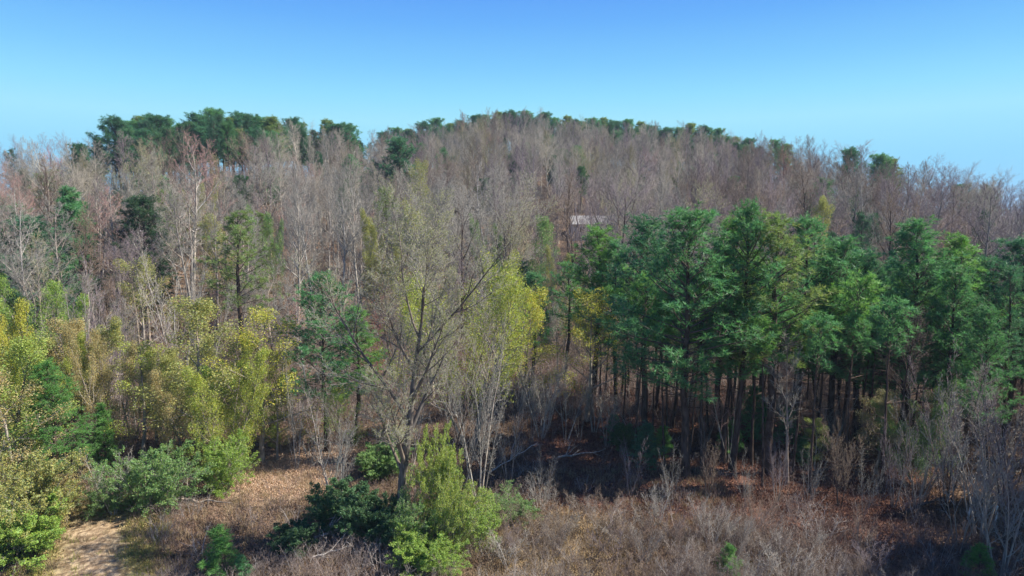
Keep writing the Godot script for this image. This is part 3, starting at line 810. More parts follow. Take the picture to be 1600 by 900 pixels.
	["sap_b", "bare_tree", "bare tree", "thin saplings at the thicket's back edge", "dark/brown", 26.1, -37.1, 6.3, 2.2, "twelfth thin sapling from the left between the thicket and the pines"],
	["sap_a", "bare_tree", "bare tree", "thin saplings at the thicket's back edge", "grey/grey", 26.9, -35.3, 5.0, 2.1, "thirteenth thin sapling from the left between the thicket and the pines"],
	["sap_a", "bare_tree", "bare tree", "twiggy saplings before the pine stand", "grey/grey", 1.5, -49.0, 6.7, 2.8, "first twiggy sapling from the left along the pine stand's front"],
	["sap_b", "bare_tree", "bare tree", "twiggy saplings before the pine stand", "pale/grey", 2.9, -51.7, 6.7, 2.9, "second twiggy sapling from the left along the pine stand's front"],
	["sap_a", "bare_tree", "bare tree", "twiggy saplings before the pine stand", "grey/brown", 5.4, -49.9, 6.2, 2.8, "third twiggy sapling from the left along the pine stand's front"],
	["sap_b", "bare_tree", "bare tree", "twiggy saplings before the pine stand", "grey/grey", 7.4, -48.5, 5.8, 2.8, "fourth twiggy sapling from the left along the pine stand's front"],
	["sap_a", "bare_tree", "bare tree", "twiggy saplings before the pine stand", "pale/grey", 9.6, -49.0, 4.6, 2.8, "fifth twiggy sapling from the left along the pine stand's front"],
	["sap_b", "bare_tree", "bare tree", "twiggy saplings before the pine stand", "grey/brown", 14.7, -47.7, 5.5, 2.8, "sixth twiggy sapling from the left along the pine stand's front"],
	["sap_a", "bare_tree", "bare tree", "twiggy saplings before the pine stand", "grey/grey", 20.9, -49.0, 6.6, 3.0, "seventh twiggy sapling from the left along the pine stand's front"],
	["sap_b", "bare_tree", "bare tree", "twiggy saplings before the pine stand", "pale/grey", 24.5, -47.7, 5.5, 3.0, "eighth twiggy sapling from the left along the pine stand's front"],
	["hero", "bare_tree", "bare tree", "notable bare trees", "ash/yellow_green/grey", -6.0, -33.6, 19.6, 9.0, "big forked bare tree with spreading limbs in the middle of the photo"],
	["lean_l", "bare_tree", "bare tree", "notable bare trees", "dark/grey", -9.7, -38.4, 9.1, 5.0, "bare tree leaning left beside the dark evergreen shrub"],
	["lean_r", "bare_tree", "bare tree", "notable bare trees", "dark/pale", -4.3, -37.1, 12.8, 5.8, "bare tree leaning right from the forked tree's foot"],
	["lean_r2", "bare_tree", "bare tree", "notable bare trees", "grey/pale", -3.3, -37.1, 10.2, 5.8, "second right-leaning bare tree, reaching toward the pine stand"],
	["sap_b", "bare_tree", "bare tree", "notable bare trees", "white/pale", -23.8, -36.7, 4.5, 2.3, "thin white sapling at the edge of the sandy clearing"],
	["wide_a", "bare_tree", "bare tree", "bare trees on the skyline", "dark/purple", 92.0, -205.3, 19.8, 12.8, "rounded bare skyline tree right of the last ridge pines"],
	["wide_b", "bare_tree", "bare tree", "bare trees on the skyline", "dark/purple", 96.3, -184.4, 19.8, 14.4, "bare skyline tree with the twin crown, left of the skyline notch"],
	["wide_c", "bare_tree", "bare tree", "bare trees on the skyline", "dark/purple", 101.8, -172.2, 19.3, 11.4, "airy bare skyline tree just right of the skyline notch"],
	["wide_a", "bare_tree", "bare tree", "bare trees on the skyline", "dark/purple", 102.4, -157.7, 18.8, 15.3, "largest spreading bare tree on the right skyline"],
	["wide_b", "bare_tree", "bare tree", "bare trees on the skyline", "dark/purple", 108.2, -156.2, 19.8, 9.4, "narrow bare skyline tree right of the largest spreading one"],
	["wide_c", "bare_tree", "bare tree", "bare trees on the skyline", "dark/purple", 109.1, -151.8, 19.4, 9.3, "bare skyline tree with upright twigs, third from the right edge"],
	["wide_a", "bare_tree", "bare tree", "bare trees on the skyline", "dark/purple", 110.3, -148.5, 20.4, 9.2, "bare skyline tree, second from the right edge"],
	["wide_b", "bare_tree", "bare tree", "bare trees on the skyline", "dark/purple", 110.8, -144.4, 20.9, 9.0, "last bare skyline tree at the right edge"],
	["wide_c", "bare_tree", "bare tree", "bare trees on the skyline", "dark/purple", 87.5, -228.8, 22.9, 7.3, "thin bare tree poking above the ridge pines at the right"],
	["wide_a", "bare_tree", "bare tree", "bare trees on the skyline", "dark/purple", 81.1, -244.9, 21.1, 9.6, "faint bare tree in a gap of the right ridge pines"],
	["wide_b", "bare_tree", "bare tree", "bare trees on the skyline", "grey/grey", -60.5, -195.9, 19.9, 5.1, "wispy bare tree standing above the left ridge pines"],
	["wide_a", "bare_tree", "bare tree", "bare trees on the skyline", "dark/purple", -104.6, -156.2, 18.8, 9.3, "bare skyline tree in the middle of the left-hand hump"],
	["wide_b", "bare_tree", "bare tree", "bare trees on the skyline", "dark/purple", -107.8, -154.1, 18.4, 9.3, "bare skyline tree left of the hump's middle"],
	["wide_c", "bare_tree", "bare tree", "bare trees on the skyline", "dark/purple", -101.8, -158.1, 17.4, 8.4, "bare skyline tree touching the first ridge pine"],
	["wide_c", "bare_tree", "bare tree", "bare trees on the skyline", "dark/purple", -110.1, -151.1, 19.1, 8.3, "hazy bare skyline tree near the left edge"],
	["wide_a", "bare_tree", "bare tree", "bare trees on the skyline", "dark/purple", -112.7, -148.0, 18.9, 9.2, "hazy bare skyline tree at the left edge"],
	["wide_b", "bare_tree", "bare tree", "bare trees on the skyline", "grey/grey", -27.4, -283.7, 19.6, 7.1, "faint bare tree on the skyline left of the summit"],
	["ridge_a", "pine_tree", "pine tree", "pines along the ridge", "pine/pine_dark", -93.7, -157.2, 20.0, 7.2, "first pine from the left in the left ridge clump's top row"],
	["ridge_b", "pine_tree", "pine tree", "pines along the ridge", "pine/pine", -93.2, -162.1, 18.2, 6.1, "second pine from the left in the left ridge clump's top row"],
	["ridge_c", "pine_tree", "pine tree", "pines along the ridge", "pine/pine_olive", -93.1, -166.8, 19.5, 6.3, "third pine from the left in the left ridge clump's top row"],
	["ridge_a", "pine_tree", "pine tree", "pines along the ridge", "pine/pine_dark", -87.2, -162.0, 19.4, 7.6, "fourth pine from the left in the left ridge clump's top row"],
	["ridge_b", "pine_tree", "pine tree", "pines along the ridge", "pine/pine", -86.7, -166.8, 18.7, 6.2, "fifth pine from the left in the left ridge clump's top row"],
	["ridge_c", "pine_tree", "pine tree", "pines along the ridge", "pine/pine_olive", -84.6, -172.4, 17.3, 5.9, "sixth pine from the left in the left ridge clump's top row"],
	["ridge_a", "pine_tree", "pine tree", "pines along the ridge", "pine/pine_dark", -78.8, -167.4, 18.1, 6.5, "seventh pine from the left in the left ridge clump's top row"],
	["ridge_b", "pine_tree", "pine tree", "pines along the ridge", "pine/pine", -77.2, -172.5, 19.6, 8.7, "eighth pine from the left in the left ridge clump's top row"],
	["ridge_c", "pine_tree", "pine tree", "pines along the ridge", "pine/pine_olive", -75.7, -177.5, 18.2, 7.2, "ninth pine from the left in the left ridge clump's top row"],
	["ridge_a", "pine_tree", "pine tree", "pines along the ridge", "pine/pine_dark", -69.6, -172.5, 19.2, 7.3, "tenth pine from the left in the left ridge clump's top row"],
	["ridge_b", "pine_tree", "pine tree", "pines along the ridge", "pine/pine", -68.1, -177.4, 18.1, 7.1, "eleventh pine from the left in the left ridge clump's top row"],
	["ridge_c", "pine_tree", "pine tree", "pines along the ridge", "pine/pine_olive", -62.3, -172.1, 19.4, 6.8, "twelfth pine from the left in the left ridge clump's top row"],
	["ridge_a", "pine_tree", "pine tree", "pines along the ridge", "pine/pine_dark", -61.7, -176.5, 17.6, 6.1, "thirteenth pine from the left in the left ridge clump's top row"],
	["ridge_a", "pine_tree", "pine tree", "pines along the ridge", "pine/pine_dark", -73.1, -156.8, 15.5, 7.6, "first pine from the left in the left ridge clump's lower row"],
	["ridge_b", "pine_tree", "pine tree", "pines along the ridge", "pine/pine", -71.3, -162.0, 15.0, 8.5, "second pine from the left in the left ridge clump's lower row"],
	["ridge_c", "pine_tree", "pine tree", "pines along the ridge", "pine/pine_olive", -69.2, -167.2, 15.3, 8.7, "third pine from the left in the left ridge clump's lower row"],
	["ridge_a", "pine_tree", "pine tree", "pines along the ridge", "pine/pine_dark", -63.1, -162.2, 15.5, 7.6, "fourth pine from the left in the left ridge clump's lower row"],
	["ridge_b", "pine_tree", "pine tree", "pines along the ridge", "pine/pine", -61.4, -167.1, 15.4, 7.0, "fifth pine from the left in the left ridge clump's lower row"],
	["ridge_a", "pine_tree", "pine tree", "pines along the ridge", "pine/pine_dark", -64.2, -192.6, 18.5, 5.8, "first pine from the left descending to the skyline dip"],
	["ridge_b", "pine_tree", "pine tree", "pines along the ridge", "pine/pine", -62.9, -197.2, 18.0, 5.4, "second pine from the left descending to the skyline dip"],
	["ridge_c", "pine_tree", "pine tree", "pines along the ridge", "pine/pine_olive", -57.3, -203.1, 20.4, 6.5, "third pine from the left descending to the skyline dip"],
	["ridge_a", "pine_tree", "pine tree", "pines along the ridge", "pine/pine_dark", -52.4, -197.2, 21.4, 7.6, "fourth pine from the left descending to the skyline dip"],
	["ridge_b", "pine_tree", "pine tree", "pines along the ridge", "pine/pine", -49.8, -202.0, 22.1, 6.8, "fifth pine from the left descending to the skyline dip"],
	["ridge_a", "pine_tree", "pine tree", "pines along the ridge", "pine/pine_dark", -51.3, -265.1, 20.4, 7.1, "first pine from the left between the dip and the summit"],
	["ridge_b", "pine_tree", "pine tree", "pines along the ridge", "pine/pine", -47.5, -269.8, 20.1, 7.2, "second pine from the left between the dip and the summit"],
	["ridge_c", "pine_tree", "pine tree", "pines along the ridge", "pine/pine_olive", -42.6, -274.7, 18.4, 6.7, "third pine from the left between the dip and the summit"],
	["ridge_a", "pine_tree", "pine tree", "pines along the ridge", "pine/pine_dark", -35.8, -268.6, 20.1, 7.7, "fourth pine from the left between the dip and the summit"],
	["ridge_b", "pine_tree", "pine tree", "pines along the ridge", "pine/pine", -31.1, -273.2, 20.4, 8.4, "fifth pine from the left between the dip and the summit"],
	["ridge_c", "pine_tree", "pine tree", "pines along the ridge", "pine/pine_olive", -25.3, -277.9, 17.5, 7.3, "sixth pine from the left between the dip and the summit"],
	["ridge_a", "pine_tree", "pine tree", "pines along the ridge", "pine/pine_dark", -20.4, -271.2, 18.4, 7.1, "seventh pine from the left between the dip and the summit"],
	["ridge_a", "pine_tree", "pine tree", "pines along the ridge", "pine/pine_dark", -15.6, -279.6, 19.8, 7.4, "first pine from the left on the summit of the ridge"],
	["ridge_b", "pine_tree", "pine tree", "pines along the ridge", "pine/pine", -11.5, -283.8, 19.0, 8.1, "second pine from the left on the summit of the ridge"],
	["ridge_c", "pine_tree", "pine tree", "pines along the ridge", "pine/pine_olive", -6.1, -287.9, 20.4, 8.2, "third pine from the left on the summit of the ridge"],
	["ridge_a", "pine_tree", "pine tree", "pines along the ridge", "pine/pine_dark", 0.0, -281.0, 18.6, 9.2, "fourth pine from the left on the summit of the ridge"],
	["ridge_b", "pine_tree", "pine tree", "pines along the ridge", "pine/pine", 5.5, -284.9, 18.9, 8.7, "fifth pine from the left on the summit of the ridge"],
	["ridge_a", "pine_tree", "pine tree", "pines along the ridge", "pine/pine_dark", 13.3, -274.7, 20.0, 9.0, "first pine from the left right of the summit, upper run"],
	["ridge_b", "pine_tree", "pine tree", "pines along the ridge", "pine/pine", 18.3, -278.4, 19.2, 7.9, "second pine from the left right of the summit, upper run"],
	["ridge_c", "pine_tree", "pine tree", "pines along the ridge", "pine/pine_olive", 23.1, -282.1, 21.2, 9.3, "third pine from the left right of the summit, upper run"],
	["ridge_a", "pine_tree", "pine tree", "pines along the ridge", "pine/pine_dark", 27.6, -274.6, 19.1, 8.5, "fourth pine from the left right of the summit, upper run"],
	["ridge_b", "pine_tree", "pine tree", "pines along the ridge", "pine/pine", 33.6, -278.0, 19.8, 8.6, "fifth pine from the left right of the summit, upper run"],
	["ridge_c", "pine_tree", "pine tree", "pines along the ridge", "pine/pine_olive", 38.6, -281.4, 19.9, 9.9, "sixth pine from the left right of the summit, upper run"],
	["ridge_a", "pine_tree", "pine tree", "pines along the ridge", "pine/pine_dark", 42.8, -273.7, 20.2, 8.5, "seventh pine from the left right of the summit, upper run"],
	["ridge_b", "pine_tree", "pine tree", "pines along the ridge", "pine/pine", 48.1, -276.8, 21.0, 8.0, "eighth pine from the left right of the summit, upper run"],
	["ridge_c", "pine_tree", "pine tree", "pines along the ridge", "pine/pine_olive", 54.1, -279.8, 20.7, 8.7, "ninth pine from the left right of the summit, upper run"],
	["ridge_a", "pine_tree", "pine tree", "pines along the ridge", "pine/pine_dark", 57.8, -271.9, 20.0, 7.9, "tenth pine from the left right of the summit, upper run"],
	["ridge_a", "pine_tree", "pine tree", "pines along the ridge", "pine/pine_dark", 58.1, -250.3, 19.6, 7.3, "first pine from the left where the ridge starts falling right"],
	["ridge_b", "pine_tree", "pine tree", "pines along the ridge", "pine/pine", 63.7, -253.1, 19.4, 6.8, "second pine from the left where the ridge starts falling right"],
	["ridge_c", "pine_tree", "pine tree", "pines along the ridge", "pine/pine_olive", 69.7, -255.7, 21.9, 8.1, "third pine from the left where the ridge starts falling right"],
	["ridge_a", "pine_tree", "pine tree", "pines along the ridge", "pine/pine_dark", 72.8, -247.5, 20.4, 7.9, "fourth pine from the left where the ridge starts falling right"],
	["ridge_b", "pine_tree", "pine tree", "pines along the ridge", "pine/pine", 78.0, -250.1, 19.8, 6.3, "fifth pine from the left where the ridge starts falling right"],
	["ridge_c", "pine_tree", "pine tree", "pines along the ridge", "pine/pine_olive", 85.4, -251.9, 20.3, 6.4, "sixth pine from the left where the ridge starts falling right"],
	["ridge_a", "pine_tree", "pine tree", "pines along the ridge", "pine/pine_dark", 87.4, -243.8, 21.1, 6.2, "seventh pine from the left where the ridge starts falling right"],
	["ridge_b", "pine_tree", "pine tree", "pines along the ridge", "pine/pine", 97.1, -244.4, 22.6, 6.3, "eighth pine from the left where the ridge starts falling right"],
	["ridge_c", "pine_tree", "pine tree", "pines along the ridge", "pine/pine_olive", 102.8, -246.4, 21.9, 6.4, "ninth pine from the left where the ridge starts falling right"],
	["ridge_a", "pine_tree", "pine tree", "pines along the ridge", "pine/pine_dark", 32.1, -255.0, 15.3, 9.6, "first pine from the left in the row below the upper run"],
	["ridge_b", "pine_tree", "pine tree", "pines along the ridge", "pine/pine", 41.2, -257.7, 15.3, 10.3, "second pine from the left in the row below the upper run"],
	["ridge_c", "pine_tree", "pine tree", "pines along the ridge", "pine/pine_olive", 50.4, -260.2, 16.1, 9.8, "third pine from the left in the row below the upper run"],
	["ridge_a", "pine_tree", "pine tree", "pines along the ridge", "pine/pine_dark", 57.3, -251.6, 15.4, 9.0, "fourth pine from the left in the row below the upper run"],
	["ridge_a", "pine_tree", "pine tree", "pines along the ridge", "pine/pine_dark", 87.4, -169.8, 19.1, 5.0, "first pine from the left among the right skyline's bare trees"],
	["ridge_b", "pine_tree", "pine tree", "pines along the ridge", "pine/pine", 95.1, -170.2, 18.8, 5.5, "second pine from the left among the right skyline's bare trees"],
	["ridge_c", "pine_tree", "pine tree", "pines along the ridge", "pine/pine_olive", 99.7, -172.2, 18.3, 5.6, "third pine from the left among the right skyline's bare trees"],
	["ridge_a", "pine_tree", "pine tree", "pines along the ridge", "pine/pine_dark", 108.4, -158.5, 13.8, 5.4, "fourth pine from the left among the right skyline's bare trees"],
	["ridge_b", "pine_tree", "pine tree", "pines along the ridge", "pine/pine", 115.4, -158.4, 15.3, 5.5, "fifth pine from the left among the right skyline's bare trees"],
]


func _ready() -> void:
	bumps.seed = 5
	bumps.frequency = 0.035
	bumps.fractal_octaves = 3
	patch.seed = 9
	patch.frequency = 0.03
	# camera, sky, sun, exposure
	var cam := Camera3D.new()
	cam.name = "camera"
	cam.fov = 48.0
	cam.near = 0.3
	cam.far = 6000.0
	cam.position = EYE
	cam.rotation_degrees = Vector3(-6.8, 0, 0)
	add_child(cam)
	cam.current = true
	# clear sky: white-cyan low over the ridge, deepening upwards; the same all round [elevation, colour as seen]
	var stops := [[-90.0, Color(0.36, 0.34, 0.32)], [-2.0, Color(0.62, 0.66, 0.70)], [0.0, Color(0.54, 0.83, 1.0)], [4.0, Color(0.58, 0.86, 1.0)], [7.5, Color(0.65, 0.91, 1.0)], [9.5, Color(0.58, 0.875, 1.0)], [12.0, Color(0.50, 0.80, 1.0)],
		[15.5, Color(0.41, 0.70, 0.99)], [18.0, Color(0.37, 0.64, 0.975)], [28.0, Color(0.27, 0.52, 0.89)], [55.0, Color(0.17, 0.38, 0.76)], [90.0, Color(0.14, 0.32, 0.68)]]
	var air := Image.create_empty(8, 1080, false, Image.FORMAT_RGBF)
	for y in 1080:
		var el := 90.0 - (y + 0.5) / 6.0
		var k := 1
		while k < stops.size() - 1 and stops[k][0] < el:
			k += 1
		var c: Color = stops[k - 1][1].srgb_to_linear().lerp(stops[k][1].srgb_to_linear(), clampf((el - stops[k - 1][0]) / (stops[k][0] - stops[k - 1][0]), 0, 1))
		for x in 8:
			air.set_pixel(x, y, Color(c.r / EXPOSURE, c.g / EXPOSURE, c.b / EXPOSURE))
	var sky := PanoramaSkyMaterial.new()
	sky.panorama = ImageTexture.create_from_image(air)
	var env := Environment.new()
	env.background_mode = Environment.BG_SKY
	env.sky = Sky.new()
	env.sky.sky_material = sky
	env.tonemap_mode = Environment.TONE_MAPPER_LINEAR
	env.tonemap_exposure = EXPOSURE
	env.sdfgi_enabled = true
	env.ssao_enabled = true
	env.ssil_enabled = true
	env.fog_enabled = true
	env.fog_density = 0.0002
	env.fog_light_color = Color(0.80, 0.88, 1.0)
	var we := WorldEnvironment.new()
	we.name = "environment"
	we.environment = env
	add_child(we)
	var sun := DirectionalLight3D.new()
	sun.name = "sun"
	sun.light_energy = 1.6
	sun.light_color = Color(1.0, 0.97, 0.92)
	sun.light_angular_distance = 0.5
	sun.shadow_enabled = true
	var e := deg_to_rad(SUN_EL)
	var a := deg_to_rad(SUN_AZ)
	add_child(sun)
	sun.look_at_from_position(Vector3(sin(a) * cos(e), sin(e), -cos(a) * cos(e)) * 200.0, Vector3.ZERO)

	mats["bark noise"] = noise_tex(0.02, [0.0, 0.45, 0.6, 1.0], [Color(0.55, 0.55, 0.55), Color(0.78, 0.77, 0.76), Color(0.92, 0.91, 0.9), Color(1, 1, 1)], 4, FastNoiseLite.TYPE_SIMPLEX_SMOOTH, 256, 11)
	terrain()
	var t0 := Time.get_ticks_msec()
	make_protos()
	print("protos ", Time.get_ticks_msec() - t0)
	rng.seed = 77
	# every tree and shrub that the photograph lets one pick out
	for p in PLANTED:
		plant(p[0], p[4], p[1], p[9], p[2], p[3], p[5], p[6], p[7], p[8], rr(0, TAU) if not ("lean" in p[0] or p[0] == "hero") else 0.0)
		taken.append(Vector2(p[5], p[6]))
	house()
	hillside()
	pine_stand()
	undergrowth()
	ground_things()


# ---------------------------------------------------------------- ground
func soil(x: float, z: float) -> Color:
	var az := rad_to_deg(atan2(x, -z))
	var r := Vector2(x, z).length()
	var m := patch.get_noise_2d(x * 2.3, z * 2.3)
	var c := Color(0.17, 0.12, 0.09).lerp(Color(0.24, 0.175, 0.12), clampf(0.5 + m, 0, 1))     # leaf litter
	# red-brown pine straw under the stand
	var stand := smoothstep(0.0, 3.0, az) * (1.0 - smoothstep(31.0, 37.0, az)) * smoothstep(35.0, 39.0, r) * (1.0 - smoothstep(62.0, 72.0, r))
	c = c.lerp(Color(0.20, 0.105, 0.078), stand * 0.85)
	# dead grass in front of it
	var grass := smoothstep(-3.0, 0.0, az) * (1.0 - smoothstep(9.0, 13.0, az)) * smoothstep(38.5, 36.0, r) * smoothstep(24.0, 28.0, r)
	c = c.lerp(Color(0.33, 0.255, 0.15), grass)
	# the tan clearing right of the left row
	var clear := exp(-pow((x + 16.0) / 4.2, 2.0) - pow((z + 43.0) / 4.6, 2.0))
	c = c.lerp(Color(0.50, 0.37, 0.27), clampf(clear * 1.6, 0, 1))
	# sandy track at the lower left
	var dx := x - track_x(z)
	var edge := 2.5 + 0.6 * patch.get_noise_2d(z * 6.0, 40.0)
	var sand := (1.0 - smoothstep(edge - 0.9, edge + 0.5, absf(dx))) * smoothstep(-38.6, -36.4, z)
	c = c.lerp(Color(0.37, 0.29, 0.20), clampf(sand * 1.2, 0, 1))
	var rut := exp(-pow((absf(dx) - 0.85) / 0.28, 2.0)) * smoothstep(-38.0, -36.0, z)
	c = c.lerp(Color(0.36, 0.25, 0.155), clampf(rut * (0.35 + patch.get_noise_2d(x * 6.0, z * 3.0)), 0, 0.6))
	var rim := exp(-pow((absf(dx) - edge) / 0.9, 2.0)) * smoothstep(-40.0, -35.0, z) + exp(-pow((z + 37.4) / 1.0, 2.0)) * (1.0 - smoothstep(1.5, 3.5, absf(dx)))
	c = c.lerp(Color(0.36, 0.33, 0.11), clampf(rim * (0.5 + 0.9 * patch.get_noise_2d(x * 9.0, z * 9.0)), 0, 0.8))
	return c


func track_x(z: float) -> float:
	return lerpf(-24.6, -20.0, smoothstep(-38.0, -27.0, z))


func terrain() -> void:
	var m := mat("forest floor", Color(1, 1, 1), 0.96, 0.0, 0.15)
	m.albedo_texture = noise_tex(0.011, [0.0, 0.4, 0.55, 0.7, 1.0], [Color(0.62, 0.58, 0.55), Color(0.8, 0.77, 0.74), Color(0.9, 0.88, 0.86), Color(1, 0.99, 0.97), Color(1, 1, 1)], 7, FastNoiseLite.TYPE_SIMPLEX_SMOOTH, 1024, 21)
	m.uv1_triplanar = true
	m.uv1_world_triplanar = true
	m.uv1_scale = Vector3.ONE * 0.17
	m.heightmap_enabled = true
	m.heightmap_texture = noise_tex(0.04, [0.0, 1.0], [Color.BLACK, Color.WHITE], 5, FastNoiseLite.TYPE_SIMPLEX_SMOOTH, 512, 23)
	m.heightmap_scale = 6.0
	var angles := PackedFloat32Array()
	var g := -180.0
	while g < 180.0:
		angles.append(g)
		g += 1.0 if absf(g) < 50.0 else 5.0
	var rings := PackedFloat32Array()
	var r := 2.0
	while r < 2600.0:
		rings.append(r)
		r += 1.0 if r < 70.0 else r * 0.03
	var acc := Acc.new()
	acc.v.append(Vector3(0, ground(0, 0), 0))
	acc.n.append(Vector3.UP)
	acc.c.append(soil(0, 0))
	var na := angles.size()
	for rad in rings:
		for an in angles:
			var q := polar(an, rad)
			var fine := patch.get_noise_2d(q.x * 22.0, q.y * 22.0) * 0.10 if rad < 90.0 else 0.0
			acc.v.append(Vector3(q.x, ground(q.x, q.y) + fine, q.y))
			var s := 0.6 if rad < 90.0 else 3.0
			acc.n.append(Vector3(ground(q.x - s, q.y) - ground(q.x + s, q.y), 2 * s, ground(q.x, q.y - s) - ground(q.x, q.y + s)).normalized())
			acc.c.append(soil(q.x, q.y))
	for k in na:
		acc.i.append_array(PackedInt32Array([0, 1 + k, 1 + (k + 1) % na]))
	for j in rings.size() - 1:
		for k in na:
			var a0 := 1 + j * na + k
			var a1 := 1 + j * na + (k + 1) % na
			acc.i.append_array(PackedInt32Array([a0, a0 + na, a1, a1, a0 + na, a1 + na]))
	var o := MeshInstance3D.new()
	o.name = "ground"
	o.mesh = acc.into(ArrayMesh.new())
	o.material_override = m
	o.set_meta("kind", "structure")
	o.set_meta("label", "wooded ground of leaf litter, pine straw and a sandy track, rising to a ridge")
	o.set_meta("category", "ground")
	add_child(o, true)


# ---------------------------------------------------------------- the wood on the hillside
func hillside() -> void:
	rng.seed = 501
	var near := []       # trees one can pick out
	var far := {}        # variant -> [transforms, tints]
	var pines := {}
	var cell := 4.3
	var spots := []
	var z := -62.0
	while z > -330.0:
		var x := -300.0
		while x < 300.0:
			var p := Vector2(x + rr(-2.1, 2.1), z + rr(-2.1, 2.1))
			x += cell
			var az := rad_to_deg(atan2(p.x, -p.y))
			var r := p.length()
			if az < -60.0 or az > 58.0 or r < 62.0:
				continue
			var c := ridge_at(az)
			if r > c.x + 22.0:
				continue
			spots.append([r, p, az])
		z -= cell
	spots.sort_custom(func(p, q): return p[0] < q[0])
	for s in spots:
		var r: float = s[0]
		var p: Vector2 = s[1]
		var az: float = s[2]
		var roll := rng.randf()
		if r < 84.0 and ((az > 6.0 and (r < 66.0 or az > 26.0)) or roll < 0.25):
			continue                       # the pine stand stands here
		if not clear_of(p, 2.4):
			continue
		if absf(az - 7.0) < 2.0 and r < 150.0 and roll < 0.3:
			continue                       # the thin gap through which a roof shows
		if p.distance_to(HOUSE_AT) < 10.0:
			continue
		var c := ridge_at(az)
		var crest := c.x - r
		var m := patch.get_noise_2d(p.x * 0.9, p.y * 0.9)
		if r > 90.0 and patch.get_noise_2d(p.x * 2.2 - 500.0, p.y * 2.2) < -0.22:
			continue
		var m2 := patch.get_noise_2d(p.x * 1.7 + 300.0, p.y * 1.7)
		var h := rr(13.5, 21.5) if r > 84.0 else rr(9.5, 14.0)
		var clump := az > -32.5 and az < -18.0
		if crest < (48.0 if clump else 30.0):
			h = rr(7.0, 10.5) if az < 22.0 and az > -33.0 else rr(9.0, 12.5)
		if clump and crest < 6.0:
			h = rr(11.0, 14.5)
		if az > 21.0 and crest < -4.0:
			continue
		var evergreen := (0.08 if crest < 100.0 else 0.03) + 0.25 * smoothstep(0.28, 0.5, m2)
		if crest < (40.0 if clump else 24.0) and ((az > -31.0 and az < -13.0) or (az > -9.0 and az < 22.0)):
			evergreen = 0.7
		if az > 20.0 and crest < 20.0:
			evergreen = 0.05
		if r > 84.0 and roll < evergreen:
			var key: String = ["ridge_a", "ridge_b", "ridge_c", "pine_d"][rng.randi() % 4]
			if not pines.has(key):
				pines[key] = [[], []]
			var sc: float = (rr(14.0, 18.0) if crest < 26.0 else h * 0.75) / protos[key].h
			pines[key][0].append(Transform3D(Basis(Vector3.UP, rr(0, TAU)).scaled(Vector3.ONE * sc), at(p.x, p.y)))
			var tt := rr(0.55, 0.95)
			pines[key][1].append(Color(tt, tt * rr(0.9, 1.05), tt * rr(0.85, 1.05)))
			continue
		var look := "tan-grey"
		var tint := "grey/grey"
		var col := Color(0.42, 0.388, 0.325)
		var dice := rng.randf() * 0.5 + m * 0.9 + 0.28 + (0.22 if az > 14.0 else 0.0)
		if dice < 0.12:
			look = "pale"; tint = "white/pale"; col = Color(0.58, 0.52, 0.44)
		elif dice > 0.92:
			look = "brown"; tint = "dark/brown"; col = Color(0.31, 0.25, 0.20)
		elif dice > 0.72:
			look = "purplish-grey"; tint = "grey/purple"; col = Color(0.33, 0.275, 0.28)
		elif dice > 0.64:
			if az > -16.0 and rng.randf() < 0.8:
				continue
			look = "pinkish"; tint = "pale/pink"; col = Color(0.43, 0.30, 0.26)
		elif rng.randf() < 0.1:
			look = "olive-budding"; tint = "grey/olive"; col = Color(0.36, 0.33, 0.19)
		var key2: String = ["bare_a", "bare_b", "bare_c", "bare_d", "bare_e", "bare_f", "wide_a", "wide_b", "wide_c"][rng.randi() % 9]
		if near.size() < 225 and absf(az) < 41.0:
			var rank := "front rank" if r < 88.0 else "middle rank" if r < 105.0 else "rear rank"
			near.append({"key": key2, "tint": tint, "look": look, "x": p.x, "z": p.y, "h": h, "rank": rank, "turn": rr(0, TAU)})
			taken.append(p)
			continue
		if not far.has(key2):
			far[key2] = [[], []]
		var s2: float = h / protos[key2].h
		far[key2][0].append(Transform3D(Basis.from_euler(Vector3(rr(-0.1, 0.1), rr(0, TAU), rr(-0.1, 0.1))).scaled(Vector3(s2 * rr(0.85, 1.35), s2, s2 * rr(0.85, 1.35))), at(p.x, p.y)))
		var k := rr(0.8, 1.15)
		far[key2][1].append(Color(col.r * k, col.g * k, col.b * k))
	# young growth between the trunks
	rng.seed = 502
	var young := {"sap_a": [[], []], "sap_b": [[], []]}
	for k in 3800:
		var p := polar(rr(-58.0, 56.0), sqrt(rr(70.0 * 70.0, 250.0 * 250.0)))
		if p.length() > ridge_at(rad_to_deg(atan2(p.x, -p.y))).x - 10.0 or p.distance_to(HOUSE_AT) < 8.0:
			continue
		var key3: String = ["sap_a", "sap_b"][k % 2]
		var m3 := patch.get_noise_2d(p.x * 1.3, p.y * 1.3 - 70.0)
		var s3 := rr(0.35, 0.95)
		var c3 := Color(0.33, 0.285, 0.235).lerp(Color(0.38, 0.25, 0.21), clampf(m3 * 1.2, 0, 0.6))
		var k3 := rr(0.75, 1.15)
		young[key3][0].append(Transform3D(Basis(Vector3.UP, rr(0, TAU)).scaled(Vector3(s3, s3, s3)), at(p.x, p.y)))
		young[key3][1].append(Color(c3.r * k3, c3.g * k3, c3.b * k3))
	var under := thing("young_growth", "low twiggy young growth filling the slope between the taller bare trunks", "young growth")
	under.set_meta("kind", "stuff")
	for key: String in young:
		scatter("saplings", "", "", whole(key), young[key][0], young[key][1], under)
	plant_rows(near, "bare_tree", "bare tree", "bare tree", "bare hardwoods on the lower slope")
	var wood_ := thing("hillside_wood", "mass of bare grey hardwoods covering the upper hillside below the ridge", "wood")
	wood_.set_meta("kind", "stuff")
	for key: String in far:
		scatter("bare_trees", "", "", whole(key), far[key][0], far[key][1], wood_)
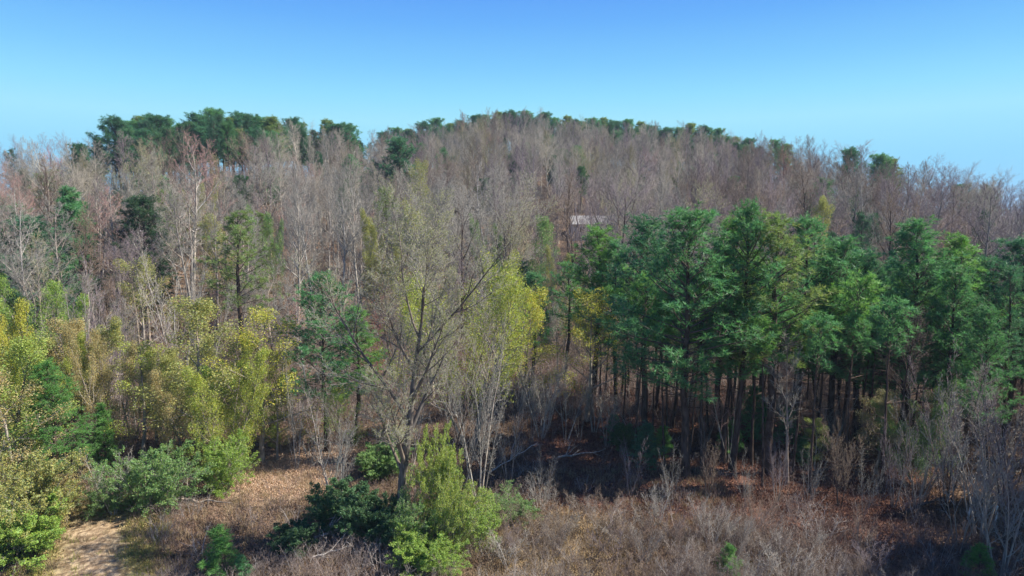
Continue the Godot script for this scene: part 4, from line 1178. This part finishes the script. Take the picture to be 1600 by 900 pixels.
	var green := thing("ridge_pinewood", "mass of dark pines filling in behind the ridge-top rows", "wood")
	green.set_meta("kind", "stuff")
	for key: String in pines:
		scatter("pines", "", "", whole(key, "pine_dark" if key != "ridge_b" else "pine"), pines[key][0], pines[key][1], green)
	print("hill ", near.size(), " far ", far.values().map(func(q): return q[0].size()), " pines ", pines.values().map(func(q): return q[0].size()))


func pine_stand() -> void:
	rng.seed = 640
	var rows := []
	for k in 900:
		var az := rr(9.0, 48.0)
		var r := sqrt(rr(44.0 * 44.0, 86.0 * 86.0))
		var p := polar(az, r)
		if r < 58.0 and az < 12.0 or not clear_of(p, 2.9) or (az > 29.0 and r < 62.0 and rng.randf() < 0.6) or (az < 26.0 and r > 59.0):
			continue
		if rows.size() >= 72:
			break
		taken.append(p)
		var roll := rng.randf()
		var tint := "pine/pine" if roll < 0.5 else "pine/pine_dark" if roll < 0.85 else "pine/pine_bright"
		var h := rr(13.0, 16.0) if r < 70.0 else rr(11.0, 15.0)
		if az > 30.0:
			h *= 0.95
		rows.append({"key": ["pine_d", "pine_e", "pine_c", "pine_d", "pine_e"][rng.randi() % 5], "tint": tint, "look": "slender" if roll < 0.5 else "slender dark" if roll < 0.85 else "slender bright", "x": p.x, "z": p.y, "h": h,
			"rank": "front row" if r < 55.0 else "second row" if r < 66.0 else "back row", "turn": rr(0, TAU)})
	# thin bare poles among the pines
	var poles := []
	for k in 400:
		var p := polar(rr(7.0, 38.0), rr(43.0, 66.0))
		if poles.size() >= 18 or not clear_of(p, 1.5):
			continue
		taken.append(p)
		poles.append({"key": ["bare_f", "bare_c", "bare_e"][k % 3], "tint": "dark/dark" if k % 2 else "grey/grey", "look": "dark" if k % 2 else "grey", "x": p.x, "z": p.y, "h": rr(8.0, 12.5), "rank": "front" if p.length() < 54.0 else "back", "turn": rr(0, TAU)})
	plant_rows(poles, "bare_tree", "bare pole tree", "bare tree", "bare poles among the pines")
	# young pines of thin dark trunks with a tuft of crown
	var thin := []
	for k in 500:
		var p := polar(rr(7.5, 33.0), rr(43.5, 64.0))
		if thin.size() >= 52 or not clear_of(p, 1.3):
			continue
		taken.append(p)
		thin.append({"key": "thin_pine", "tint": "pine/pine" if k % 2 else "pine/pine_bright", "look": "thin" if k % 2 else "thin bright", "x": p.x, "z": p.y, "h": rr(11.5, 14.5), "rank": "front" if p.length() < 50.0 else "middle" if p.length() < 57.0 else "back", "turn": rr(0, TAU)})
	plant_rows(thin, "pine_tree", "pole pine", "pine tree", "thin-trunked pines of the stand")
	# the wood goes on to the right of the frame
	var beyond := []
	var tones := []
	for k in 90:
		var p := Vector2(rr(29.0, 56.0), rr(-38.0, -24.0))
		if rad_to_deg(atan2(p.x, -p.y)) < 44.5 or not clear_of(p, 2.2):
			continue
		taken.append(p)
		var s := rr(0.85, 1.1)
		beyond.append(Transform3D(Basis(Vector3.UP, rr(0, TAU)).scaled(Vector3.ONE * s), at(p.x, p.y)))
		tones.append(Color(rr(0.8, 1.0), rr(0.8, 1.0), rr(0.8, 1.0)))
	scatter("pinewood", "pines of the same wood beyond the right edge, shading the lower right", "wood", whole("pine_a", "pine"), beyond, tones)
	plant_rows(rows, "pine_tree", "stand pine", "pine tree", "pines of the right-hand stand")


# ---------------------------------------------------------------- brush, grass and litter
func undergrowth() -> void:
	rng.seed = 801
	var spots := {}
	for k in 3:
		spots[k] = [[], []]
	var singles := []
	for k in 30000:
		var az := rr(-46.0, 50.0)
		var r := sqrt(rr(20.0 * 20.0, 84.0 * 84.0))
		var p := polar(az, r)
		var m := patch.get_noise_2d(p.x * 2.0, p.y * 2.0 + 90.0)
		var dens := 0.13 + 0.1 * m
		var size := rr(0.5, 1.0)
		var col := Color(0.33, 0.25, 0.21)
		if az > -1.0 and r < 38.5 + 2.5 * m:      # the mauve-brown thicket along the bottom right
			dens = clampf(0.24 + 1.0 * m, 0.04, 0.45) if r < 37.0 or az > 8.0 else 0.2
			size = rr(0.4, 1.25)
			col = Color(0.25, 0.19, 0.16)
		elif az > -8.0 and az < 4.0 and r < 37.0:
			dens = 0.4
			col = Color(0.42, 0.33, 0.22)
		elif az < -8.0 and r < 34.0 and absf(p.x - track_x(p.y)) > 2.6:
			dens = 0.6
			col = Color(0.34, 0.28, 0.25)
			size = rr(0.5, 0.9)
		elif r > 55.0:
			dens = 0.22
			size = rr(0.8, 1.6)
		if az > 2.0 and az < 32.0 and r > 41.0 and r < 56.0:
			dens *= 0.4
		if absf(p.x - track_x(p.y)) < 2.6 and p.y > -38.0:
			continue
		if absf(p.x + 16.0) < 4.5 and absf(p.y + 43.0) < 5.0:
			dens *= 0.12
		if rng.randf() > dens:
			continue
		var v := rng.randi() % 3
		var t := rr(0.75, 1.2)
		var c := Color(col.r * t, col.g * t, col.b * t) if rng.randf() > 0.12 else Color(0.5, 0.46, 0.43)
		var tr := Transform3D(Basis(Vector3.UP, rr(0, TAU)).scaled(Vector3(size * rr(0.9, 1.4), size, size * rr(0.9, 1.4))), at(p.x, p.y))
		spots[v][0].append(tr)
		spots[v][1].append(c)
	var brush := thing("brush", "tangle of bare brown brush over the ground in front and between the trees", "brush")
	brush.set_meta("kind", "stuff")
	for v: int in spots:
		scatter("bare_stems", "", "", whole("thicket_" + "abc"[v]), spots[v][0], spots[v][1], brush)
	var tris := 0
	for key in protos:
		for m: ArrayMesh in [protos[key].trunk, protos[key].crown]:
			for q in m.get_surface_count():
				tris += m.surface_get_array_index_len(q) / 3
	print("triangles of the species ", tris)
	print("brush ", spots.values().map(func(q): return q[0].size()))
	var taller := {"sap_a": [[], []], "sap_b": [[], []]}
	for k in 760:
		var az := rr(-9.0, 40.0)
		var r := sqrt(rr(27.0 * 27.0, 41.5 * 41.5))
		var p := polar(az, r)
		var m := patch.get_noise_2d(p.x * 2.6 + 40.0, p.y * 2.6)
		if rng.randf() > clampf(0.5 + m * 1.3, 0.05, 0.9) * (0.55 if az < 3.0 else 1.0) or r > 35.5 + 2.5 * m:
			continue
		var key: String = ["sap_a", "sap_b"][k % 2]
		var s := rr(0.12, 0.28)
		var t := rr(0.6, 1.2)
		var c := [Color(0.34, 0.27, 0.21), Color(0.20, 0.15, 0.125), Color(0.46, 0.41, 0.36)][rng.randi() % 3] as Color
		taller[key][0].append(Transform3D(Basis(Vector3.UP, rr(0, TAU)).scaled(Vector3(s * rr(1.0, 1.7), s, s * rr(1.0, 1.7))), at(p.x, p.y)))
		taller[key][1].append(Color(c.r * t, c.g * t, c.b * t))
	for key: String in taller:
		scatter("bare_stems", "", "", whole(key), taller[key][0], taller[key][1], brush)
	# taller shrubs that stand out of the thicket, counted from left to right
	var rows := {0: [], 1: [], 2: []}
	for k in 400:
		var row := k % 3
		if rows[row].size() >= 13:
			continue
		var p := polar(rr(-3.0, 31.0), [36.6, 34.2, 31.4][row] + rr(-1.1, 1.1))
		if clear_of(p, 1.0):
			taken.append(p)
			rows[row].append(p)
	for row: int in rows:
		rows[row].sort_custom(func(p, q): return p.x / -p.y < q.x / -q.y)
		for j in rows[row].size():
			var p: Vector2 = rows[row][j]
			plant("sap_" + "ab"[rng.randi() % 2], ["pale/pale", "pale/grey", "grey/brown", "grey/purple"][rng.randi() % 4], "bare_shrub",
				"%s twiggy shrub from left in the thicket's %s row" % [ORDINAL[j], ["back", "middle", "front"][row]], "bare shrub", "bare shrubs in the thicket", p.x, p.y, rr(1.6, 3.1), rr(1.6, 2.6), rr(0, TAU))
	# grass blades and fallen leaves
	var acc := Acc.new()
	for k in 26:
		var p := Vector3(rr(-0.3, 0.3), 0, rr(-0.3, 0.3))
		var d := Vector3(rr(-0.5, 0.5), 1, rr(-0.5, 0.5)) * rr(0.2, 0.45)
		var s := side(d.normalized(), rr(0, TAU)) * 0.012
		acc.tri(p - s, p + d, p + s, tone(0.7, 1.0, 0.08))
	var gm := acc.into(ArrayMesh.new())
	gm.surface_set_material(0, mat("grass blade", Color(1, 1, 1), 0.8, 0.4, 0.2))
	var tr2 := []
	var tc := []
	for k in 9000:
		var p := Vector2(rr(-32, 14), rr(-44, -24))
		var dx := absf(p.x - track_x(p.y))
		var near_track := dx < 4.2 and p.y > -40.0
		if near_track and dx < 1.9 and p.y > -36.8 and rng.randf() < 0.93:
			continue
		if not near_track and rng.randf() < 0.45:
			continue
		var t := rr(0.75, 1.2)
		var g := Color(0.30, 0.31, 0.09) if near_track and rng.randf() < 0.6 else Color(0.40, 0.31, 0.19)
		tr2.append(Transform3D(Basis(Vector3.UP, rr(0, TAU)).scaled(Vector3.ONE * rr(0.5, 1.2)), at(p.x, p.y)))
		tc.append(Color(g.r * t, g.g * t, g.b * t))
	scatter("grass", "thin dead and yellow-green grass round the sandy track and the open ground", "grass", gm, tr2, tc)
	acc = Acc.new()
	for k in 120:
		var p := Vector3(rr(-0.8, 0.8), rr(0.02, 0.09), rr(-0.8, 0.8))
		var d := Vector3(rr(-1, 1), rr(-0.2, 0.6), rr(-1, 1)).normalized() * rr(0.05, 0.11)
		acc.leaf(p, d, side(d.normalized(), rr(0, TAU)) * 0.028, Vector3(0, 0.02, 0), tone(0.6, 1.0, 0.12))
	var lm := acc.into(ArrayMesh.new())
	lm.surface_set_material(0, mat("fallen leaf", Color(1, 1, 1), 0.85, 0.2, 0.2))
	tr2 = []
	tc = []
	for k in 7000:
		var az := rr(-40.0, 42.0)
		var r := sqrt(rr(26.0 * 26.0, 70.0 * 70.0))
		var p := polar(az, r)
		if absf(p.x - track_x(p.y)) < 2.2 and p.y > -37.5:
			continue
		var t := rr(0.8, 1.25)
		var s := soil(p.x, p.y)
		tr2.append(Transform3D(Basis(Vector3.UP, rr(0, TAU)).scaled(Vector3(1, rr(0.8, 2.0), 1)), at(p.x, p.y)))
		tc.append(Color(s.r * 1.05 * t, s.g * 1.02 * t, s.b * t))
	scatter("leaf_litter", "fallen leaves and pine straw strewn over the woodland floor", "leaf litter", lm, tr2, tc)


# ---------------------------------------------------------------- the few other things
const HOUSE_AT := Vector2(18.6, -149.0)

func house() -> void:
	var o := thing("house", "pale single-storey house with a light metal roof, showing through the bare trees", "house", "", at(HOUSE_AT.x, HOUSE_AT.y) + Vector3(0, 0.5, 0))
	o.rotation.y = 0.12
	var siding := mat("siding", Color(0.62, 0.60, 0.55), 0.7)
	var roofing := mat("metal roofing", Color(0.27, 0.265, 0.25), 0.45, 0.0, 0.5)
	var trim := mat("white trim", Color(0.8, 0.8, 0.78), 0.6)
	var pane := mat("window glass", Color(0.04, 0.05, 0.06), 0.12, 0.0, 0.5)
	var a := Acc.new()
	a.box(Vector3(-5.2, -1.5, -3.4), Vector3(5.2, 2.7, 3.4))
	for s in [-5.2, 5.2]:    # gables
		var p := Vector3(s, 2.7, 3.4)
		var q := Vector3(s, 2.7, -3.4)
		a.tri(p, Vector3(s, 4.3, 0), q, Color.WHITE) if s > 0 else a.tri(q, Vector3(s, 4.3, 0), p, Color.WHITE)
	part("wall", a.into(ArrayMesh.new()), o, [siding])
	a = Acc.new()
	for s in [-1.0, 1.0]:
		var e0 := Vector3(-5.7, 2.48, 3.9 * s)
		var e1 := Vector3(5.7, 2.48, 3.9 * s)
		var r0 := Vector3(-5.7, 4.36, 0)
		var r1 := Vector3(5.7, 4.36, 0)
		var up := Vector3(0, 0.14, 0)
		for f in [[e0 + up, r0 + up, r1 + up, e1 + up], [e0, e1, r1, r0], [e0, e0 + up, e1 + up, e1]]:
			a.tri(f[0], f[1], f[2], Color.WHITE)
			a.tri(f[0], f[2], f[3], Color.WHITE)
		for k in 20:      # standing seams
			var x := -5.6 + k * 0.59
			a.spike(Vector3(x, 2.65, 3.88 * s), Vector3(x, 4.53, 0), 0.03, Color.WHITE)
	part("roof", a.into(ArrayMesh.new()), o, [roofing])
	for x in [-3.4, -1.4, 3.2]:
		a = Acc.new()
		a.box(Vector3(x - 0.55, 0.8, 3.4), Vector3(x + 0.55, 2.2, 3.46))
		var w := part("window", a.into(ArrayMesh.new()), o, [trim])
		for k in 2:
			a = Acc.new()
			a.box(Vector3(x - 0.47 + k * 0.49, 0.88, 3.46), Vector3(x - 0.02 + k * 0.49, 2.12, 3.475))
			part("pane", a.into(ArrayMesh.new()), w, [pane])
	a = Acc.new()
	a.box(Vector3(0.6, 0.1, 3.4), Vector3(1.5, 2.1, 3.45))
	var d := part("door", a.into(ArrayMesh.new()), o, [trim])
	a = Acc.new()
	a.box(Vector3(1.36, 1.0, 3.45), Vector3(1.42, 1.1, 3.5))
	part("handle", a.into(ArrayMesh.new()), d, [pane])


func limb_mesh(sd: int, from: Vector3, to: Vector3, r: float, snags: int, sides := 7) -> ArrayMesh:
	rng.seed = sd
	var a := Acc.new()
	var pts := PackedVector3Array()
	var radii := PackedFloat32Array()
	for k in 8:
		var t := k / 7.0
		pts.append(from.lerp(to, t) + ball() * r * (1.2 if k > 0 else 0.0))
		radii.append(r * lerpf(1.0, 0.25, t))
	a.tube(pts, radii, sides, Color.WHITE)
	a.spike(pts[0], pts[0] - (to - from).normalized() * r * 0.5, r, Color.WHITE)
	for k in snags:
		var j := 1 + rng.randi() % 6
		var p: Vector3 = pts[j]
		var dir := ((to - from).normalized() + ball() * 0.9 + Vector3.UP * 0.3).normalized()
		var l := rr(0.5, 1.6)
		var q := p + dir * l
		a.tube(PackedVector3Array([p, p.lerp(q, 0.5) + ball() * 0.08, q]), PackedFloat32Array([radii[j] * 0.6, radii[j] * 0.4, radii[j] * 0.15]), 5, Color.WHITE)
		for m in 3:
			a.spike(p.lerp(q, rr(0.3, 0.9)), p.lerp(q, rr(0.7, 1.0)) + ball() * 0.5, radii[j] * 0.25, Color.WHITE)
	return a.into(ArrayMesh.new())


func ground_things() -> void:
	# fallen wood: [name, label, x, z, end dx, dy, dz, radius, snags, lift, bark]
	var fallen := [
		["fallen_branch", "long pale dead branch lying in front of the dark evergreen shrubs", -10.6, -32.8, 4.2, 1.0, -1.7, 0.07, 8, 0.5, "white"],
		["fallen_branch", "short pale dead branch below the long one, by the dark shade", -10.2, -31.2, 2.0, 0.4, -0.4, 0.05, 4, 0.3, "white"],
		["fallen_branch", "pale branch with bare forks reaching into the dark shade beside the forked tree", -1.6, -41.2, 3.4, 1.6, -1.4, 0.05, 9, 0.7, "white"],
		["fallen_log", "dark log lying on the pine straw in the lower right", 20.3, -42.2, 6.6, 0.3, -2.2, 0.16, 3, 0.18, "dark"],
		["fallen_log", "thin dark log farther right in the shadows", 23.4, -36.6, 4.0, 0.3, -1.8, 0.12, 2, 0.15, "dark"],
		["fallen_log", "grey log at the left edge of the tan clearing", -21.0, -38.4, 3.8, 0.2, 0.6, 0.10, 3, 0.12, "grey"],
		["fallen_log", "slim grey log across the dark floor left of the broad pine", 3.4, -46.0, 3.6, 0.4, -0.6, 0.09, 4, 0.15, "grey"],
	]
	for k in fallen.size():
		var f = fallen[k]
		var o := MeshInstance3D.new()
		o.name = numbered(f[0])
		o.mesh = limb_mesh(900 + k, Vector3.ZERO, Vector3(f[4], f[5], f[6]), f[7], f[8])
		o.material_override = bark(f[10])
		o.position = at(f[2], f[3]) + Vector3(0, f[9], 0)
		o.set_meta("label", f[1])
		o.set_meta("category", "log" if "log" in f[0] else "branch")
		add_child(o, true)
	# two white stakes
	var stakes := [[26.9, -36.3, 0.75, 0.16, "short leaning white stake in the shadows at the lower right"], [28.4, -36.1, 0.95, 0.03, "upright white stake right of the leaning one at the lower right"]]
	for s in stakes:
		var o := thing("marker_stake", s[4], "stake", "", at(s[0], s[1]))
		o.rotation.z = -s[3]
		var a := Acc.new()
		a.box(Vector3(-0.045, -0.2, -0.045), Vector3(0.045, s[2], 0.045))
		part("post", a.into(ArrayMesh.new()), o, [mat("white stake", Color(0.78, 0.77, 0.74), 0.7)])
		a = Acc.new()
		for k in 4:
			var c0 := Vector3(0.045 * (1 if k in [0, 3] else -1), s[2], 0.045 * (1 if k < 2 else -1))
			var k1 := (k + 1) % 4
			var c1 := Vector3(0.045 * (1 if k1 in [0, 3] else -1), s[2], 0.045 * (1 if k1 < 2 else -1))
			a.tri(c0, c1, Vector3(0, s[2] + 0.06, 0), Color.WHITE)
		part("point", a.into(ArrayMesh.new()), o, [mat("white stake", Color(0.78, 0.77, 0.74), 0.7)])
